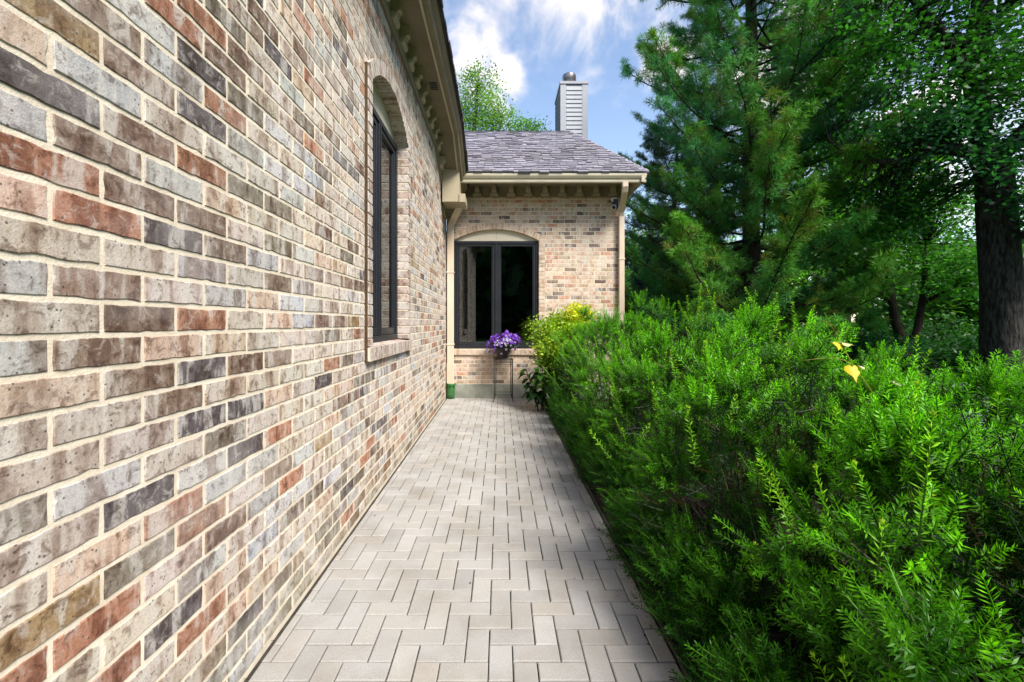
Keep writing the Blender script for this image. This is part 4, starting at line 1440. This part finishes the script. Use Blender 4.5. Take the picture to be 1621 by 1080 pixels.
# a second, denser tree fills in behind the pine
EX, EY = 10.6, 14.0
tree('linden_tree', (EX, EY, -.03),
     [([V3(EX, EY, -.1), V3(EX, EY, 3), V3(EX - .1, EY, 6), V3(EX + .1, EY, 9), V3(EX, EY, 12)], [.28, .24, .19, .12, .05])],
     [([V3(EX, EY, 4), V3(EX - 1.2, EY - .3, 5.5), V3(EX - 2.6, EY - .4, 6.6)], [.11, .08, .03]), ([V3(EX, EY, 4.6), V3(EX + 1.2, EY - .3, 6), V3(EX + 2.6, EY - .4, 7.2)], [.11, .08, .03]),
      ([V3(EX, EY, 6.6), V3(EX - 1.2, EY, 8.3), V3(EX - 2, EY, 9.8)], [.1, .07, .03])],
     [((EX - 1.5, EY, 6.3), (2.1, 1.4, 1.6), 190, 30, G, .30), ((EX + 1.6, EY, 6.8), (2.0, 1.4, 1.7), 170, 30, G3, .30), ((EX - .6, EY, 9.3), (2.6, 1.6, 1.9), 220, 30, G, .32), ((EX, EY - .2, 4.2), (2.0, 1.2, .9), 100, 30, (.04, .14, .02), .28)],
     .15, 'dark leafy tree filling the gap between the pine and the thick trunk', bark='bark_brown', seed=58)

# low understorey tree between pine and shade tree
UX, UY = 10.1, 11.2
tree('maple_tree', (UX, UY, -.03),
     [([V3(UX, UY, -.1), V3(UX, UY, .7), V3(UX - .28, UY, 1.5), V3(UX - .35, UY + .1, 2.6), V3(UX - .6, UY, 3.8)], [.15, .13, .10, .08, .04])],
     [([V3(UX, UY, .65), V3(UX + .28, UY, 1.2), V3(UX + .45, UY, 2.2), V3(UX + .5, UY, 3.4)], [.10, .09, .07, .03]),
      ([V3(UX - .35, UY + .1, 2.0), V3(UX - 1.0, UY, 2.5), V3(UX - 1.9, UY, 2.9)], [.06, .045, .02]),
      ([V3(UX + .4, UY, 1.9), V3(UX + 1.0, UY - .2, 2.3), V3(UX + 1.7, UY - .4, 2.4)], [.05, .04, .02])],
     [((UX - .3, UY - .2, 3.9), (1.7, 1.2, 1.1), 130, 30, (.055, .20, .018), .20), ((UX + .9, UY - .5, 2.7), (1.1, .9, .7), 90, 30, (.06, .22, .03), .18), ((UX - 1.4, UY - .3, 2.7), (.9, .8, .8), 70, 30, (.05, .18, .02), .18),
      ((UX + .2, UY + .5, 5.3), (1.3, 1.2, .7), 60, 30, (.11, .32, .02), .2)],
     .10, 'low branching maple tree between the pine and the thick trunk', bark='bark_brown', seed=52)

# tall light green tree rising behind the roof
BX, BY = -1.3, 24.0
tree('tall_tree', (BX, BY, -.03),
     [([V3(BX, BY, -.1), V3(BX, BY, 4), V3(BX + .1, BY, 8), V3(BX - .1, BY, 11.5), V3(BX + .1, BY, 14)], [.28, .24, .19, .12, .05])],
     [([V3(BX, BY, 8), V3(BX + .9, BY, 10.2), V3(BX + 1.4, BY, 12.4)], [.12, .08, .03]), ([V3(BX, BY, 7.6), V3(BX - 1.2, BY, 10), V3(BX - 1.8, BY, 12.2)], [.12, .08, .03]),
      ([V3(BX, BY, 8.4), V3(BX + 1.9, BY, 10.3), V3(BX + 3.3, BY, 12.0)], [.10, .06, .02])],
     [((BX + .1, BY, 13.1), (1.5, 1.5, 1.6), 80, 46, (.15, .30, .06), .30), ((BX + 1.2, BY, 12.1), (1.3, 1.2, 1.2), 60, 46, (.16, .31, .06), .28), ((BX - 1.0, BY, 11.6), (1.4, 1.3, 1.8), 70, 46, (.14, .28, .05), .3), ((BX + .3, BY, 10.6), (1.6, 1.4, 1.0), 45, 46, (.15, .30, .06), .3),
      ((BX + 2.9, BY, 11.75), (.9, .8, .55), 26, 40, (.12, .27, .07), .24), ((BX + .3, BY, 14.7), (1.1, .7, .5), 12, 20, (.12, .24, .06), .25)],
     .12, 'light green tree rising above the roof ridge beside the chimney', bark='bark_brown', seed=53)

# trees beyond the garden
BG = [(7.0, 21.0, 6.2, 2.6, (.16, .34, .07), 'bright green tree in the gap beside the house corner', 61),
      (9.6, 25.0, 9.5, 3.2, (.15, .30, .09), 'tall pale tree far behind the house corner', 62),
      (5.2, 17.0, 3.6, 1.5, (.15, .34, .05), 'small bright bush beyond the right downspout', 63),
      (13.5, 23.0, 6.5, 3.2, (.12, .32, .03), 'green tree behind the lower boughs of the pine', 64),
      (19.5, 21.0, 8.5, 3.4, (.035, .13, .02), 'dark green tree far behind the maple', 65),
      (25.0, 20.0, 9.5, 3.6, (.05, .16, .02), 'green tree behind the thick trunk at the right', 66),
      (16.5, 15.8, 4.2, 1.9, (.08, .25, .02), 'leafy small tree to the left of the thick trunk, far back', 67)]
for (x, y, h, r, c, lab, sd_i) in BG:
    random.seed(sd_i)
    lim = []
    for k in range(5):
        az = k * 1.26 + random.random(); zz = h * random.uniform(.28, .5)
        lim.append(([V3(x, y, zz), V3(x + math.cos(az) * r * .4, y + math.sin(az) * r * .4, zz + h * .18), V3(x + math.cos(az) * r * .75, y + math.sin(az) * r * .75, zz + h * .3)], [.07, .05, .02]))
    dk = tuple(v * .7 for v in c)
    tree('broadleaf_tree', (x, y, -.03), [([V3(x, y, -.1), V3(x + .1, y, h * .3), V3(x - .05, y, h * .6), V3(x + .1, y, h * .9)], [.16, .13, .09, .03])], lim,
         [((x, y, h * .68), (r * .8, r * .8, h * .30), 75, 30, c, .34), ((x - r * .5, y - .4, h * .45), (r * .6, r * .6, h * .26), 45, 30, dk, .32), ((x + r * .5, y - .3, h * .48), (r * .6, r * .6, h * .27), 45, 30, c, .32),
          ((x, y - r * .3, h * .25), (r * .9, r * .6, h * .22), 60, 30, dk, .34)],
         .20, lab, 'trees beyond the garden', bark='bark_brown', seed=sd_i)

rng = np.random.default_rng(71)
for (x, y, r, h, c, lab) in ((7.4, 8.9, .8, 1.25, (.020, .085, .015), 'low dark bush under the pine, left of the thick trunk'), (9.2, 9.0, .75, 1.15, (.016, .070, .014), 'low dark bush behind the grey utility box'),
                             (10.9, 8.9, .8, 1.4, (.022, .095, .016), 'low bush to the right of the thick trunk'), (12.4, 13.0, 1.3, 1.7, (.022, .09, .016), 'broad dark bush under the maple tree'), (15.5, 13.5, 1.4, 1.9, (.026, .11, .018), 'broad bush far back behind the thick trunk')):
    b = thing('bush', (x, y, -.03), lab, 'shrub', 'dark bushes under the trees')
    S = Soup(); cc = leafy_clusters(S, np.array([x, y, h * .5]), np.array([r, r * .8, h * .5]), 90, 28, .085, np.array(c), .35, .3, .13)
    S.build('foliage', M['leaf'], b)
    mb = MB()
    for q in cc[::5]: mb.tube([Vector((x + rng.normal() * .08, y + rng.normal() * .08, -.05)), (Vector((x, y, 0)) + Vector(q)) / 2 + Vector((0, 0, .1)), Vector(q)], [.016, .010, .004], 5)
    obj('branches', mb, M['bark_brown'], b)

# dry needles and leaf bits on the bed and along the path margin
rng = np.random.default_rng(72)
S = Soup(); n = 2600
p = np.stack([rng.uniform(.78, 2.6, n), rng.uniform(.3, 8.4, n), rng.uniform(.004, .012, n)], 1)
m = 170; e = np.stack([.735 - rng.random(m) ** 2.2 * 1.5, rng.uniform(.8, 8.3, m), np.full(m, .0035)], 1)
w = 70; f = np.stack([-1.005 + rng.random(w) ** 2 * .10, rng.uniform(.8, 8.3, w), np.full(w, .003)], 1)
p = np.concatenate([p, e, f]); n = len(p)
a = rng.uniform(0, 6.28, n); d = np.stack([np.cos(a), np.sin(a), rng.uniform(0, .12, n)], 1)
c = np.where(rng.random((n, 1)) < .3, np.array([.14, .085, .04]), np.array([.06, .04, .022])) * rng.uniform(.6, 1.4, (n, 1))
L = np.where(np.arange(n) < 2600, rng.uniform(.015, .05, n), rng.uniform(.008, .022, n))
S.leaves(p, d, np.stack([-np.sin(a), np.cos(a), 0 * a], 1), L, L * rng.uniform(.06, .3, n), c, c)
tag(S.build('leaf_litter', M['litter']), 'dry needles and leaf bits scattered on the soil under the hedge', 'leaf litter', kind='stuff')

# far wood that reads as one mass
rng = np.random.default_rng(90)
S = Soup(); n = 26000
az = rng.uniform(-1.0, 1.25, n)
rr = rng.uniform(34, 50, n)
topz = 6.5 + 2.2 * np.sin(az * 13) + 1.3 * np.sin(az * 31 + 1) + .8 * np.sin(az * 67)
p = np.stack([np.sin(az) * rr, np.cos(az) * rr, rng.random(n) ** .8 * topz], 1)
nd = unit(rng.normal(size=(n, 3))); c = np.array([.045, .13, .03]) * rng.uniform(.5, 1.4, (n, 1))
az2 = rng.uniform(1.25, 2 * math.pi - 1.0, 16000); r2 = rng.uniform(26, 34, 16000)
p2 = np.stack([np.sin(az2) * r2, np.cos(az2) * r2, rng.random(16000) ** .9 * (10 + 2 * np.sin(az2 * 17))], 1); n2 = unit(rng.normal(size=(16000, 3)))
c2 = np.array([.035, .10, .025]) * rng.uniform(.4, 1.5, (16000, 1))
S.leaves(p2, n2, unit(np.cross(n2, rnd_dirs(16000))), 2.0, .8, c2, c2)
S.leaves(p, nd, unit(np.cross(nd, rnd_dirs(n))), rng.uniform(.6, 1.1, n), .28, c, c)
tag(S.build('woodland', M['leaf']), 'distant mass of green woodland closing the view', 'woodland', kind='stuff')
